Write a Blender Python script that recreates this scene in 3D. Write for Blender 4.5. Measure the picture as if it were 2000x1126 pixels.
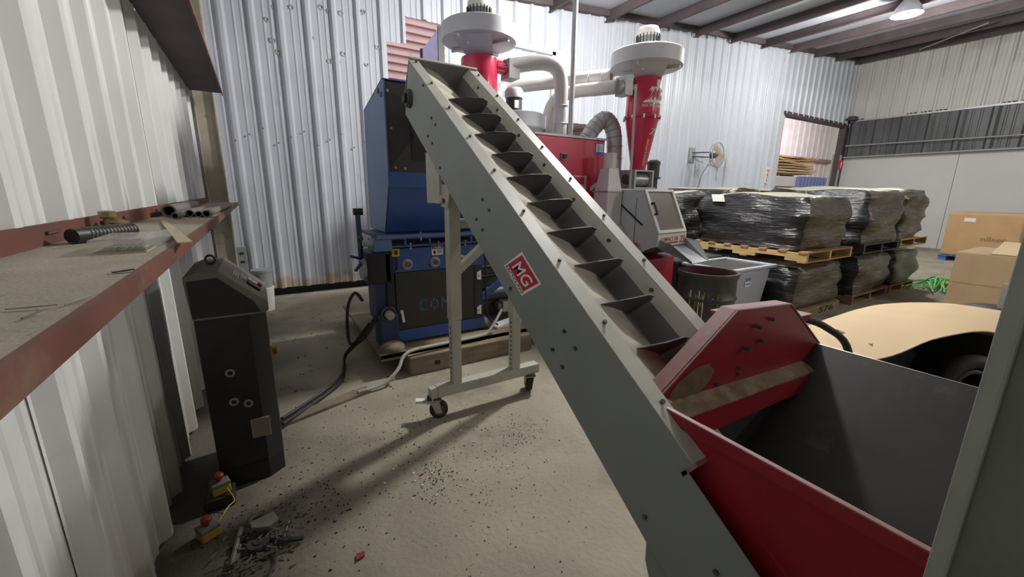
import bpy, bmesh, math, random
from mathutils import Vector as V, Matrix, noise
random.seed(7)
for o in list(bpy.data.objects): bpy.data.objects.remove(o)
S = bpy.context.scene
COL = S.collection

# ------------------------------------------------------------------ camera
CAMH = 1.6
YAW, PITCH, ROLL = 31.41887, 13.22455, 0.6
y_, p_, r_ = (math.radians(a) for a in (YAW, PITCH, ROLL))
fw = V((math.sin(y_)*math.cos(p_), math.cos(y_)*math.cos(p_), -math.sin(p_)))
rt0 = V((math.cos(y_), -math.sin(y_), 0)); up0 = rt0.cross(fw)
rt = rt0*math.cos(r_) + up0*math.sin(r_); up = up0*math.cos(r_) - rt0*math.sin(r_)
cd = bpy.data.cameras.new('camera'); cam = bpy.data.objects.new('camera', cd); COL.objects.link(cam)
cd.sensor_width = 36; cd.lens = 36*800/2000; cd.clip_start = .02; cd.clip_end = 200
cam.matrix_world = Matrix(((rt.x, up.x, -fw.x, 0), (rt.y, up.y, -fw.y, 0), (rt.z, up.z, -fw.z, CAMH), (0, 0, 0, 1)))
S.camera = cam
# ------------------------------------------------------------------ world, exposure
S.view_settings.view_transform = 'Standard'; S.view_settings.look = 'None'
S.view_settings.gamma = 1; S.view_settings.use_curve_mapping = False
S.view_settings.exposure = 0.22
w = bpy.data.worlds.new('sky'); S.world = w; w.use_nodes = True
w.node_tree.nodes['Background'].inputs[0].default_value = (.86, .93, 1, 1)
w.node_tree.nodes['Background'].inputs[1].default_value = 1.6
LAMP_W = 420          # watts of one high bay lamp
LAMPS = [(4.4, 3.75, 1.5), (11.8, 3.9, .85), (3.2, -10.0, .10), (9.6, -6.4, 1.0), (15.6, -6.4, .55)]   # x, y, share of LAMP_W
def ceil_z(x): return 5.08 + .0835*(x - 5.38)

# ------------------------------------------------------------------ materials
MATS = {}
def mat(name, col, rough=.6, metal=0, var=.12, scale=6, stain=None, amt=.5, sscale=3, bump=0, bscale=60, stretch=None, spec=.5, coat=0):
    m = bpy.data.materials.new(name); m.use_nodes = True
    nt = m.node_tree; N = nt.nodes; L = nt.links
    b = N['Principled BSDF']; b.inputs['Roughness'].default_value = rough; b.inputs['Metallic'].default_value = metal
    b.inputs['Specular IOR Level'].default_value = spec; b.inputs['Coat Weight'].default_value = coat
    tc = N.new('ShaderNodeTexCoord'); src = tc.outputs['Object']
    if stretch:
        mp = N.new('ShaderNodeMapping'); mp.inputs['Scale'].default_value = stretch; L.new(src, mp.inputs[0]); src = mp.outputs[0]
    n1 = N.new('ShaderNodeTexNoise'); n1.inputs['Scale'].default_value = scale; n1.inputs['Detail'].default_value = 6; L.new(src, n1.inputs['Vector'])
    cr = N.new('ShaderNodeValToRGB'); cr.color_ramp.elements[0].position = .3; cr.color_ramp.elements[1].position = .7
    cr.color_ramp.elements[0].color = tuple(c*(1-var) for c in col) + (1,); cr.color_ramp.elements[1].color = tuple(min(1, c*(1+var)) for c in col) + (1,)
    L.new(n1.outputs['Fac'], cr.inputs[0]); out = cr.outputs[0]
    if stain:
        n2 = N.new('ShaderNodeTexNoise'); n2.inputs['Scale'].default_value = sscale; n2.inputs['Detail'].default_value = 8; n2.inputs['Roughness'].default_value = .65
        L.new(src, n2.inputs['Vector'])
        r2 = N.new('ShaderNodeValToRGB'); lo = .72 - .4*amt
        r2.color_ramp.elements[0].position = lo; r2.color_ramp.elements[1].position = lo + .14
        L.new(n2.outputs['Fac'], r2.inputs[0])
        mx = N.new('ShaderNodeMix'); mx.data_type = 'RGBA'; L.new(r2.outputs[0], mx.inputs[0]); L.new(out, mx.inputs[6]); mx.inputs[7].default_value = tuple(stain) + (1,)
        out = mx.outputs[2]
    L.new(out, b.inputs['Base Color'])
    if bump:
        n3 = N.new('ShaderNodeTexNoise'); n3.inputs['Scale'].default_value = bscale; n3.inputs['Detail'].default_value = 5; L.new(src, n3.inputs['Vector'])
        bp = N.new('ShaderNodeBump'); bp.inputs['Strength'].default_value = bump; bp.inputs['Distance'].default_value = .02
        L.new(n3.outputs['Fac'], bp.inputs['Height']); L.new(bp.outputs[0], b.inputs['Normal'])
    MATS[name] = m; return m
def emis(name, col, st):
    m = bpy.data.materials.new(name); m.use_nodes = True; b = m.node_tree.nodes['Principled BSDF']
    b.inputs['Base Color'].default_value = (1, 1, 1, 1); b.inputs['Emission Color'].default_value = tuple(col)+(1,); b.inputs['Emission Strength'].default_value = st
    MATS[name] = m; return m
def glass(name, col, alpha=.3, rough=.1):
    m = bpy.data.materials.new(name); m.use_nodes = True; b = m.node_tree.nodes['Principled BSDF']
    b.inputs['Base Color'].default_value = tuple(col)+(1,); b.inputs['Roughness'].default_value = rough; b.inputs['Alpha'].default_value = alpha
    MATS[name] = m; return m

mat('concrete', (.31, .275, .205), .75, var=.16, scale=1.6, stain=(.19, .165, .125), amt=.5, sscale=1.1, bump=.25, bscale=35)
mat('liner', (.74, .745, .73), .45, var=.05, scale=1.5, stain=(.50, .48, .42), amt=.16, sscale=1.2, bump=.03, bscale=8)
mat('sheet_white', (.50, .525, .575), .4, var=.05, scale=1.5, stain=(.40, .40, .38), amt=.16, sscale=1.5, bump=.03, bscale=6)
mat('sheet_far', (.56, .56, .53), .5, var=.05, scale=1.2)
mat('wall_smooth', (.60, .60, .60), .6, var=.04, scale=.8)
mat('dark_sheet', (.075, .08, .084), .45, var=.3, scale=2.5, stain=(.16, .16, .14), amt=.35, sscale=2, stretch=(1, 1, .3))
mat('red_oxide', (.15, .053, .034), .65, var=.2, scale=5, stain=(.20, .13, .09), amt=.4, sscale=4)
mat('shelf_dust', (.33, .29, .225), .9, var=.1, scale=8, stain=(.25, .215, .165), amt=.4, sscale=6, bump=.2, bscale=120)
mat('purlin', (.085, .062, .066), .7, var=.2, scale=3)
mat('roof_white', (.52, .54, .60), .6, var=.08, scale=1)
mat('beige_post', (.46, .42, .33), .6, var=.15, scale=5, stain=(.16, .13, .10), amt=.35, sscale=5)
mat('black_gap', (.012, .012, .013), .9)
mat('conv_grey', (.235, .258, .248), .5, var=.05, scale=3, stain=(.18, .19, .18), amt=.15, sscale=7, bump=.02, bscale=40)
mat('conv_flange', (.50, .49, .43), .5, var=.08, scale=5, stain=(.36, .33, .27), amt=.32, sscale=8)
mat('conv_dark', (.19, .18, .185), .5, var=.1, scale=4, stain=(.23, .215, .19), amt=.3, sscale=5)
mat('belt', (.46, .425, .35), .75, var=.16, scale=5, stain=(.30, .275, .225), amt=.4, sscale=4)
mat('rubber', (.105, .098, .098), .6, var=.12, scale=6, stain=(.13, .12, .11), amt=.3, sscale=5)
mat('bolt_steel', (.12, .11, .10), .5, metal=.6, var=.3, scale=30)
mat('leg_beige', (.40, .39, .33), .55, var=.08, scale=4, stain=(.26, .24, .19), amt=.3, sscale=6)
mat('hopper_red', (.26, .012, .022), .38, var=.12, scale=3, stain=(.10, .035, .03), amt=.25, sscale=6)
mat('hopper_edge', (.27, .12, .115), .5, var=.2, scale=8, stain=(.24, .24, .22), amt=.45, sscale=9)
mat('hopper_rust', (.22, .155, .085), .75, var=.3, scale=14, stain=(.34, .285, .18), amt=.5, sscale=9)
mat('rust_dark', (.15, .095, .05), .8, var=.3, scale=20, stain=(.27, .21, .115), amt=.4, sscale=16)
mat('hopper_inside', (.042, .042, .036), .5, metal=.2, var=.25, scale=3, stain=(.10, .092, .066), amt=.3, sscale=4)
mat('column_grey', (.12, .13, .105), .55, var=.16, scale=7, stain=(.075, .08, .065), amt=.4, sscale=6, bump=.08, bscale=50)
mat('column_edge', (.24, .25, .235), .5, var=.1, scale=9)
mat('cab_black', (.018, .018, .017), .5, var=.2, scale=5)
mat('cab_dust', (.19, .175, .145), .7, var=.12, scale=8)
mat('tan_label', (.40, .36, .24), .7, var=.08, scale=20)
mat('steel', (.46, .46, .45), .35, metal=.8, var=.15, scale=15)
mat('galv', (.46, .455, .46), .45, metal=.35, var=.12, scale=6, stain=(.34, .33, .31), amt=.3, sscale=5)
mat('gran_grey', (.50, .52, .52), .5, var=.05, scale=4)
mat('pale_metal', (.62, .60, .60), .45, metal=.1, var=.08, scale=5, stain=(.45, .42, .40), amt=.3, sscale=6)
mat('duct_grey', (.48, .465, .45), .45, metal=.1, var=.1, scale=5, stain=(.36, .33, .29), amt=.3, sscale=5)
mat('blower_grey', (.58, .58, .60), .42, var=.06, scale=4)
mat('motor_dark', (.07, .07, .072), .5, metal=.3, var=.15, scale=12)
mat('motor_grey', (.30, .30, .30), .5, var=.12, scale=8)
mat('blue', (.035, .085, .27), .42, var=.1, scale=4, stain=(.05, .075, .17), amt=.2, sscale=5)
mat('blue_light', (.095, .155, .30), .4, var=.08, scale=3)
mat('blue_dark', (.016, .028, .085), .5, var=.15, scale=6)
mat('hopper_steel', (.060, .060, .058), .4, metal=.4, var=.25, scale=4, stain=(.10, .10, .095), amt=.3, sscale=5)
mat('door_black', (.028, .026, .024), .5, var=.1, scale=6)
mat('black', (.012, .012, .012), .5, var=.1)
mat('rubber_black', (.02, .02, .02), .6, var=.2, scale=9)
mat('white_paint', (.74, .72, .67), .5, var=.05)
mat('red_paint', (.56, .03, .065), .33, var=.06, scale=2.5)
mat('cyclone_red', (.62, .025, .085), .26, var=.06, scale=3, coat=.3)
mat('sign_red', (.48, .02, .06), .4, var=.04)
mat('sign_white', (.78, .75, .69), .5, var=.04)
mat('ink_black', (.015, .015, .015), .6, var=0)
mat('ink_red', (.48, .03, .06), .5, var=0)
mat('sticker_blue', (.05, .10, .42), .4, var=0)
mat('yellow', (.46, .32, .03), .45, var=.1, scale=12)
mat('estop_red', (.28, .04, .025), .45, var=.1)
mat('wood', (.30, .205, .105), .75, var=.2, scale=5, stretch=(1, 1, 6), stain=(.20, .13, .07), amt=.3, sscale=4)
mat('timber', (.20, .16, .105), .8, var=.25, scale=4, stretch=(1, 5, 5), stain=(.12, .085, .05), amt=.4, sscale=5, bump=.2, bscale=30)
mat('pallet_yellow', (.52, .36, .16), .7, var=.15, scale=6, stretch=(6, 1, 6))
mat('pallet_orange', (.42, .20, .08), .7, var=.15, scale=6)
mat('pallet_black', (.03, .03, .034), .5, var=.2)
mat('pallet_blue', (.06, .22, .62), .6, var=.2, scale=20)
mat('cardboard', (.46, .32, .185), .8, var=.06, scale=3, stain=(.40, .27, .15), amt=.2, sscale=3)
mat('cardboard_pale', (.60, .45, .27), .8, var=.05, scale=2)
mat('cardboard_orange', (.50, .31, .155), .8, var=.06, scale=3)
mat('film_black', (.022, .022, .024), .2, var=.3, scale=3, stretch=(1.5, 1.5, 14), stain=(.10, .10, .092), amt=.45, sscale=2.5, bump=1.0, bscale=4)
mat('film_brown', (.10, .085, .058), .3, var=.35, scale=3, stretch=(1.5, 1.5, 9), stain=(.19, .165, .115), amt=.45, sscale=3, bump=.9, bscale=4)
mat('film_olive', (.085, .095, .055), .3, var=.3, scale=3, stretch=(1.5, 1.5, 10), stain=(.07, .12, .045), amt=.5, sscale=2, bump=.5, bscale=5)
mat('film_top', (.36, .345, .25), .35, var=.2, scale=3, stretch=(6, 1, 1), stain=(.55, .53, .45), amt=.4, sscale=3, bump=.4, bscale=5)
mat('bin_grey', (.42, .45, .50), .45, var=.05, scale=3)
mat('bin_dark', (.06, .06, .063), .4, var=.15, scale=5)
mat('drum_grey', (.062, .060, .058), .45, metal=.2, var=.2, scale=5, stain=(.33, .165, .03), amt=.2, sscale=5, stretch=(2.2, 2.2, .7))
mat('drum_plain', (.085, .08, .075), .5, metal=.2, var=.2, scale=6, stain=(.14, .10, .07), amt=.3, sscale=6)
mat('drum_inside', (.10, .02, .022), .6)
mat('pink_board', (.62, .38, .36), .6, var=.06, scale=3)
mat('brown_shed', (.30, .17, .13), .7, var=.2, scale=3)
mat('door_purple', (.30, .28, .42), .5, var=.1)
mat('strap_green', (.08, .55, .10), .5, var=.1)
mat('brass', (.30, .24, .13), .45, metal=.6, var=.2, scale=20)
mat('pipe_dusty', (.17, .155, .13), .6, metal=.2, var=.2, scale=10)
mat('ruler_tan', (.42, .36, .20), .6, var=.08)
mat('pink_paper', (.55, .40, .38), .7, var=.2, scale=15)
mat('rack_blue', (.16, .20, .46), .5, var=.1)
emis('lamp_lens', (1, .98, .95), 30)
glass('clear_plastic', (.55, .52, .46), .38, .15)
m = glass('smoked_window', (.20, .18, .15), .96, .35)
def translucent(name, col):
    m = bpy.data.materials.new(name); m.use_nodes = True; nt = m.node_tree; b = nt.nodes['Principled BSDF']
    b.inputs['Base Color'].default_value = tuple(col)+(1,); b.inputs['Roughness'].default_value = .4
    t = nt.nodes.new('ShaderNodeBsdfTranslucent'); t.inputs[0].default_value = tuple(col)+(1,)
    mx = nt.nodes.new('ShaderNodeMixShader'); mx.inputs[0].default_value = .55
    nt.links.new(b.outputs[0], mx.inputs[1]); nt.links.new(t.outputs[0], mx.inputs[2]); nt.links.new(mx.outputs[0], nt.nodes['Material Output'].inputs[0])
    MATS[name] = m
translucent('fibreglass', (.80, .90, .93))
# back wall sheet: rust-tan dirt band along the foot of the sheets
m = MATS['sheet_white']; nt = m.node_tree; b = nt.nodes['Principled BSDF']; old = b.inputs['Base Color'].links[0].from_socket
g = nt.nodes.new('ShaderNodeNewGeometry'); sx = nt.nodes.new('ShaderNodeSeparateXYZ'); nt.links.new(g.outputs['Position'], sx.inputs[0])
nn = nt.nodes.new('ShaderNodeTexNoise'); nn.inputs['Scale'].default_value = 5; nt.links.new(g.outputs['Position'], nn.inputs['Vector'])
ma = nt.nodes.new('ShaderNodeMath'); ma.operation = 'MULTIPLY_ADD'; nt.links.new(nn.outputs['Fac'], ma.inputs[0]); ma.inputs[1].default_value = .45; nt.links.new(sx.outputs['Z'], ma.inputs[2])
mr = nt.nodes.new('ShaderNodeMapRange'); nt.links.new(ma.outputs[0], mr.inputs[0]); mr.inputs[1].default_value = .44; mr.inputs[2].default_value = .52; mr.inputs[3].default_value = .8; mr.inputs[4].default_value = 0
mx = nt.nodes.new('ShaderNodeMix'); mx.data_type = 'RGBA'; nt.links.new(mr.outputs[0], mx.inputs[0]); nt.links.new(old, mx.inputs[6]); mx.inputs[7].default_value = (.42, .33, .21, 1)
nt.links.new(mx.outputs[2], b.inputs['Base Color'])

def dirt_shade(mname, axis, lo, hi, col, sc, strength, yr=None):
    nt = MATS[mname].node_tree; b = nt.nodes['Principled BSDF']; old = b.inputs['Base Color'].links[0].from_socket
    g = nt.nodes.new('ShaderNodeNewGeometry'); sx = nt.nodes.new('ShaderNodeSeparateXYZ'); nt.links.new(g.outputs['Position'], sx.inputs[0])
    mp = nt.nodes.new('ShaderNodeMapping'); mp.inputs['Scale'].default_value = sc; nt.links.new(g.outputs['Position'], mp.inputs[0])
    nn = nt.nodes.new('ShaderNodeTexNoise'); nn.inputs['Scale'].default_value = 1; nn.inputs['Detail'].default_value = 7; nt.links.new(mp.outputs[0], nn.inputs['Vector'])
    ma = nt.nodes.new('ShaderNodeMath'); ma.operation = 'MULTIPLY_ADD'; nt.links.new(nn.outputs['Fac'], ma.inputs[0]); ma.inputs[1].default_value = 1.2*(hi-lo); nt.links.new(sx.outputs[axis], ma.inputs[2])
    mr = nt.nodes.new('ShaderNodeMapRange'); nt.links.new(ma.outputs[0], mr.inputs[0]); mr.inputs[1].default_value = lo+.6*(hi-lo); mr.inputs[2].default_value = hi+.6*(hi-lo); mr.inputs[3].default_value = strength; mr.inputs[4].default_value = 0
    mx = nt.nodes.new('ShaderNodeMix'); mx.data_type = 'RGBA'; nt.links.new(mr.outputs[0], mx.inputs[0]); nt.links.new(old, mx.inputs[6]); mx.inputs[7].default_value = col+(1,); nt.links.new(mx.outputs[2], b.inputs['Base Color'])
dirt_shade('concrete', 'X', -.3, .35, (.075, .066, .052), (3, 2, 1), .85)  # floor dirt by the left wall, with the conveyor's shadow painted into it
dirt_shade('liner', 'Z', .0, .9, (.30, .265, .20), (6, 6, 1.2), .8)

# ------------------------------------------------------------------ mesh builder
class MB:
    def __init__(s): s.v = []; s.f = []; s.mi = []; s.cur = 0
    def add(s, vs, fs):
        o = len(s.v); s.v += [V(p) for p in vs]
        for f in fs: s.f.append(tuple(i+o for i in f)); s.mi.append(s.cur)
        return s
    def box(s, x0, x1, y0, y1, z0, z1):
        return s.hexa([(x0,y0,z0),(x1,y0,z0),(x1,y1,z0),(x0,y1,z0),(x0,y0,z1),(x1,y0,z1),(x1,y1,z1),(x0,y1,z1)])
    def hexa(s, p): return s.add(p, [(3,2,1,0),(4,5,6,7),(0,1,5,4),(1,2,6,5),(2,3,7,6),(3,0,4,7)])
    def prism(s, poly, ext):
        n = len(poly); ext = V(ext); a = [V(p) for p in poly]; bq = [p+ext for p in a]
        return s.add(a+bq, [tuple(range(n))[::-1], tuple(range(n, 2*n))] + [(i, (i+1) % n, (i+1) % n+n, i+n) for i in range(n)])
    def cyl(s, p0, p1, r0, r1=None, n=16, caps=True):
        p0, p1 = V(p0), V(p1); r1 = r0 if r1 is None else r1; d = (p1-p0).normalized()
        a = d.orthogonal().normalized(); b2 = d.cross(a); vs = []
        for P, r in ((p0, r0), (p1, r1)):
            for i in range(n):
                t = 2*math.pi*i/n; vs.append(P + a*(r*math.cos(t)) + b2*(r*math.sin(t)))
        fs = [(i, (i+1) % n, (i+1) % n+n, i+n) for i in range(n)]
        if caps: fs += [tuple(range(n))[::-1], tuple(range(n, 2*n))]
        return s.add(vs, fs)
    def bar(s, p0, p1, w, h, upv=(0, 0, 1)):
        p0, p1 = V(p0), V(p1); d = (p1-p0).normalized(); a = d.cross(V(upv)).normalized()*(w/2); b2 = a.normalized().cross(d)*(h/2)
        return s.hexa([p0-a-b2, p0+a-b2, p1+a-b2, p1-a-b2, p0-a+b2, p0+a+b2, p1+a+b2, p1-a+b2])
    def tube(s, path, r, n=10, caps=True):
        P = [V(p) for p in path]; vs = []; fs = []; prev = None
        for i, p in enumerate(P):
            d = ((P[min(i+1, len(P)-1)]-P[max(i-1, 0)])).normalized()
            a = d.orthogonal().normalized() if prev is None else (prev - d*prev.dot(d)).normalized()
            prev = a; b2 = d.cross(a); rr = r[i] if isinstance(r, (list, tuple)) else r
            for k in range(n):
                t = 2*math.pi*k/n; vs.append(p + a*(rr*math.cos(t)) + b2*(rr*math.sin(t)))
        for i in range(len(P)-1):
            for k in range(n): fs.append((i*n+k, i*n+(k+1) % n, (i+1)*n+(k+1) % n, (i+1)*n+k))
        if caps: fs += [tuple(range(n))[::-1], tuple(range((len(P)-1)*n, len(P)*n))]
        return s.add(vs, fs)
    def lathe(s, c, prof, n=32, caps=True):
        c = V(c); vs = []; fs = []; m_ = len(prof)
        for r, z in prof:
            for k in range(n):
                t = 2*math.pi*k/n; vs.append((c.x+r*math.cos(t), c.y+r*math.sin(t), c.z+z))
        for i in range(m_-1):
            for k in range(n): fs.append((i*n+k, i*n+(k+1) % n, (i+1)*n+(k+1) % n, (i+1)*n+k))
        if caps: fs += [tuple(range(n))[::-1], tuple(range((m_-1)*n, m_*n))]
        return s.add(vs, fs)
    def torus(s, c, axis, R, r, n=24, m_=8, a0=0, a1=2*math.pi):
        c, d = V(c), V(axis).normalized(); a = d.orthogonal().normalized(); b2 = d.cross(a); full = abs(a1-a0) > 6.28
        k = n if full else n+1
        pts = [c + a*(R*math.cos(a0+(a1-a0)*i/n)) + b2*(R*math.sin(a0+(a1-a0)*i/n)) for i in range(k)]
        if full: pts.append(pts[0])
        return s.tube(pts, r, m_, caps=not full)
    def build(s, name, m, parent=None, smooth=False, bevel=0, ang=40, seg=2):
        me = bpy.data.meshes.new(name); off = wloc(parent)
        me.from_pydata([p-off for p in s.v], [], s.f)
        for mm in (m if isinstance(m, (list, tuple)) else [m]): me.materials.append(MATS[mm])
        if isinstance(m, (list, tuple)): me.polygons.foreach_set('material_index', s.mi)
        bm = bmesh.new(); bm.from_mesh(me); bmesh.ops.recalc_face_normals(bm, faces=bm.faces); bm.to_mesh(me); bm.free()
        if smooth: me.shade_smooth(); me.set_sharp_from_angle(angle=math.radians(ang))
        o = bpy.data.objects.new(name, me); COL.objects.link(o)
        if parent: o.parent = parent
        if bevel:
            q = o.modifiers.new('bevel', 'BEVEL'); q.width = bevel; q.segments = seg; q.limit_method = 'ANGLE'
        return o
def wloc(o):
    t = V((0, 0, 0))
    while o is not None: t += o.location; o = o.parent
    return t
def B(*a): return MB().box(*a)
def tag(o, label, cat, group=None, kind=None):
    if label: o['label'] = label
    if cat: o['category'] = cat
    if group: o['group'] = group
    if kind: o['kind'] = kind
    return o
def thing(name, loc, label, cat, group=None):
    o = bpy.data.objects.new(name, None); COL.objects.link(o); o.location = loc; o.empty_display_size = .1
    return tag(o, label, cat, group)
def struct(o): o['kind'] = 'structure'; return o
def structE(name, loc=(0, 0, 0)):
    o = bpy.data.objects.new(name, None); COL.objects.link(o); o.location = loc; return struct(o)
def spline(pts, k=6):
    P = [V(p) for p in pts]; out = []
    for i in range(len(P)-1):
        p0, p1, p2, p3 = P[max(i-1, 0)], P[i], P[i+1], P[min(i+2, len(P)-1)]
        for j in range(k):
            t = j/k; out.append(.5*((2*p1)+(-p0+p2)*t+(2*p0-5*p1+4*p2-p3)*t*t+(-p0+3*p1-3*p2+p3)*t**3))
    return out+[P[-1]]
def text(body, size, org, xd, yd, m, parent, name='lettering', width=None, ex=.0008, shear=0, bold=.012):
    """flat lettering laid on a surface: org = lower left corner, xd/yd = reading and letter-up directions"""
    c = bpy.data.curves.new('txt', 'FONT'); c.body = body; c.size = size; c.extrude = ex; c.shear = shear; c.offset = bold*size
    t = bpy.data.objects.new('txt', c); COL.objects.link(t); bpy.context.view_layer.update()
    me = bpy.data.meshes.new_from_object(t.evaluated_get(bpy.context.evaluated_depsgraph_get()))
    bpy.data.objects.remove(t); bpy.data.curves.remove(c)
    xs = [v.co.x for v in me.vertices]; x0 = min(xs); sc = 1 if width is None else width/(max(xs)-x0)
    xd, yd = V(xd).normalized(), V(yd); yd = yd.normalized(); zd = xd.cross(yd).normalized(); off = wloc(parent)
    for v in me.vertices: v.co = V(org) + xd*((v.co.x-x0)*sc) + yd*v.co.y + zd*v.co.z - off
    me.materials.clear(); me.materials.append(MATS[m]); me.name = name
    o = bpy.data.objects.new(name, me); COL.objects.link(o); o.parent = parent; return o

# ------------------------------------------------------------------ corrugated sheets
PIT = .343
PROF = [(0, 0), (.032, .048), (.072, .048), (.105, 0), (.18, 0), (.19, .008), (.205, .008), (.215, 0), (.27, 0), (.28, .008), (.295, .008), (.305, 0), (PIT, 0)]
def ribs(u0, u1, phase=0, hs=1.0, pit=PIT, cuts=()):
    k0 = math.floor((u0-phase)/pit)-1; pts = []
    for k in range(k0, k0+int((u1-u0)/pit)+4):
        for a, h in PROF[:-1]: pts.append((phase+k*pit+a*pit/PIT, h*hs))
    def hh(u):
        for (a, ha), (b_, hb) in zip(pts, pts[1:]):
            if a <= u <= b_: return ha+(hb-ha)*(u-a)/(b_-a)
        return 0
    us = sorted(set([u0, u1]+[round(a, 4) for a, _ in pts if u0 < a < u1]+[c for c in cuts if u0 < c < u1]))
    return [(u, hh(u)) for u in us]
def sheet_wall(wall, m, fn, u0, u1, zlo, zhi, holes=(), phase=0, hs=1.0, pw=3*PIT, name='sheet_panel', pit=PIT, jig=.0):
    """fn(u, h, z) -> point; splits the wall in overlapping sheets, each a part"""
    us = u0; i = 0
    while us < u1-.01:
        ue = min(us+pw, u1); b_ = MB()
        pr = ribs(us, min(ue+.03, u1), phase, hs, pit, [c for h in holes for c in h[:2]])
        for (a, ha), (c, hc) in zip(pr, pr[1:]):
            mid = (a+c)/2; iv = [(zlo, None)]
            lo = zlo; segs = []
            hs_ = sorted((h[2], h[3]) for h in holes if h[0] <= mid <= h[1])
            for z0, z1 in hs_:
                if z0 > lo: segs.append((lo, z0))
                lo = z1
            segs.append((lo, None))
            for za, zb in segs:
                ta = zhi(a) if zb is None else zb; tc = zhi(c) if zb is None else zb
                off = .004*(i % 2)
                b_.add([fn(a, ha+off, za), fn(c, hc+off, za), fn(c, hc+off, tc), fn(a, ha+off, ta)], [(0, 1, 2, 3)])
        if b_.f: b_.build(name, m, wall)
        us = ue; i += 1

# ------------------------------------------------------------------ setting
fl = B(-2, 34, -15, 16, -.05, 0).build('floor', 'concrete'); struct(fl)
XL, YB, XR, YF = -.52, 7.05, 18.2, -14.0
wl = structE('wall_left'); sheet_wall(wl, 'liner', lambda u, h, z: (XL-.035+h, u, z), YF, YB, .03, lambda u: ceil_z(XL)+.05, phase=.08, hs=.85)
wb = structE('wall_back')
HOLES = [(1.98, 2.28, 2.0, 3.86), (2.28, 5.65, 2.0, 4.26), (5.65, 6.15, 2.0, 3.0), (13.85, 18.1, 0.0, 4.0)]
sheet_wall(wb, 'sheet_white', lambda u, h, z: (u, YB-h, z), XL-.1, XR+.1, .14, lambda u: ceil_z(u)+.02, holes=HOLES, phase=-.20)
wr = structE('wall_right')
sheet_wall(wr, 'sheet_far', lambda u, h, z: (XR-h, u, z), YF, YB+.05, 4.08, lambda u: ceil_z(XR)+.05, phase=0, hs=1.2)
sheet_wall(wr, 'dark_sheet', lambda u, h, z: (XR-.10-h*1.5, u, z), YF, 6.95, 2.94, lambda u: 4.1, phase=.1, hs=1.0, pit=.66, pw=1.32, name='dark_panel')
for k in range(7): B(XR, XR+.1, YF+k*3.01, YF+(k+1)*3.01-.012, 0, 4.2).build('smooth_panel', 'wall_smooth', wr)
B(XR-.2, XR-.02, YF, 6.95, 2.9, 2.94).build('sill_rail', 'motor_grey', wr)
MB().tube([(XR-.3, -6, 3.16), (XR-.3, 6.9, 3.30)], .018, 6).build('tie_rod', 'galv', wr, True)
B(XR-.14, XR, YF, 6.95, 4.1, 4.15).build('head_rail', 'galv', wr)
wf = structE('wall_front'); mat('front_sheet', (.20, .195, .18), .7, var=.15, scale=1)
sheet_wall(wf, 'front_sheet', lambda u, h, z: (u, YF+h, z), XL, XR, 0, lambda u: ceil_z(u)+.05)
# dark curb seen in the gap under the back wall
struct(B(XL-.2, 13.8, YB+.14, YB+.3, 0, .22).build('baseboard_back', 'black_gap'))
struct(B(XL-.3, XL-.045, YF, YB+.2, 0, .35).build('light_block_left', 'black_gap'))  # black strip added behind the left wall to block outside light at its foot
# ceiling: roof sheets on purlins
ce = structE('ceiling')
x = XL-.1; k = 0
while x < XR+.1:
    x1 = min(x+1.42, XR+.15)
    z0, z1 = ceil_z(x)+.02, ceil_z(x1)+.02
    MB().hexa([(x, YF-.1, z0), (x1, YF-.1, z1), (x1, YB+.1, z1), (x, YB+.1, z0), (x, YF-.1, z0+.05), (x1, YF-.1, z1+.05), (x1, YB+.1, z1+.05), (x, YB+.1, z0+.05)]).build('roof_panel', 'roof_white', ce)
    if k:
        pz = ceil_z(x)
        b_ = B(x-.006, x+.006, YF, YB-.02, pz-.19, pz+.01); b_.box(x-.06, x, YF, YB-.02, pz-.196, pz-.186); b_.box(x, x+.07, YF, YB-.02, pz+.0, pz+.01)
        b_.build('purlin', 'purlin', ce)
    x = x1; k += 1
for yy in (-7.0, 0.0):   # rafters of the steel frames
    b_ = MB()
    a, c = V((XL+.1, yy, ceil_z(XL+.1)-.26)), V((XR-.05, yy, ceil_z(XR)-.26))
    for dz0, dz1, hw in ((-.03, 0, .1), (-.5, -.03, .008), (-.53, -.5, .1)):
        b_.hexa([a+V((0,-hw,dz0)), c+V((0,-hw,dz0)), c+V((0,hw,dz0)), a+V((0,hw,dz0)), a+V((0,-hw,dz1)), c+V((0,-hw,dz1)), c+V((0,hw,dz1)), a+V((0,hw,dz1))])
    b_.build('rafter', 'purlin', ce)
MB().tube([(17.5, 5.3, 5.89), (15.77, 3.58, 5.75)], .016, 6).build('brace_rod', 'galv', ce, True)
b_ = MB()  # eave strip where back wall meets roof
for xa, xb in ((XL, XR),):
    b_.hexa([(xa, YB-.12, ceil_z(xa)-.10), (xb, YB-.12, ceil_z(xb)-.10), (xb, YB-.04, ceil_z(xb)-.10), (xa, YB-.04, ceil_z(xa)-.10), (xa, YB-.12, ceil_z(xa)), (xb, YB-.12, ceil_z(xb)), (xb, YB-.04, ceil_z(xb)), (xa, YB-.04, ceil_z(xa))])
struct(b_.build('trim_1', 'purlin'))
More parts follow.
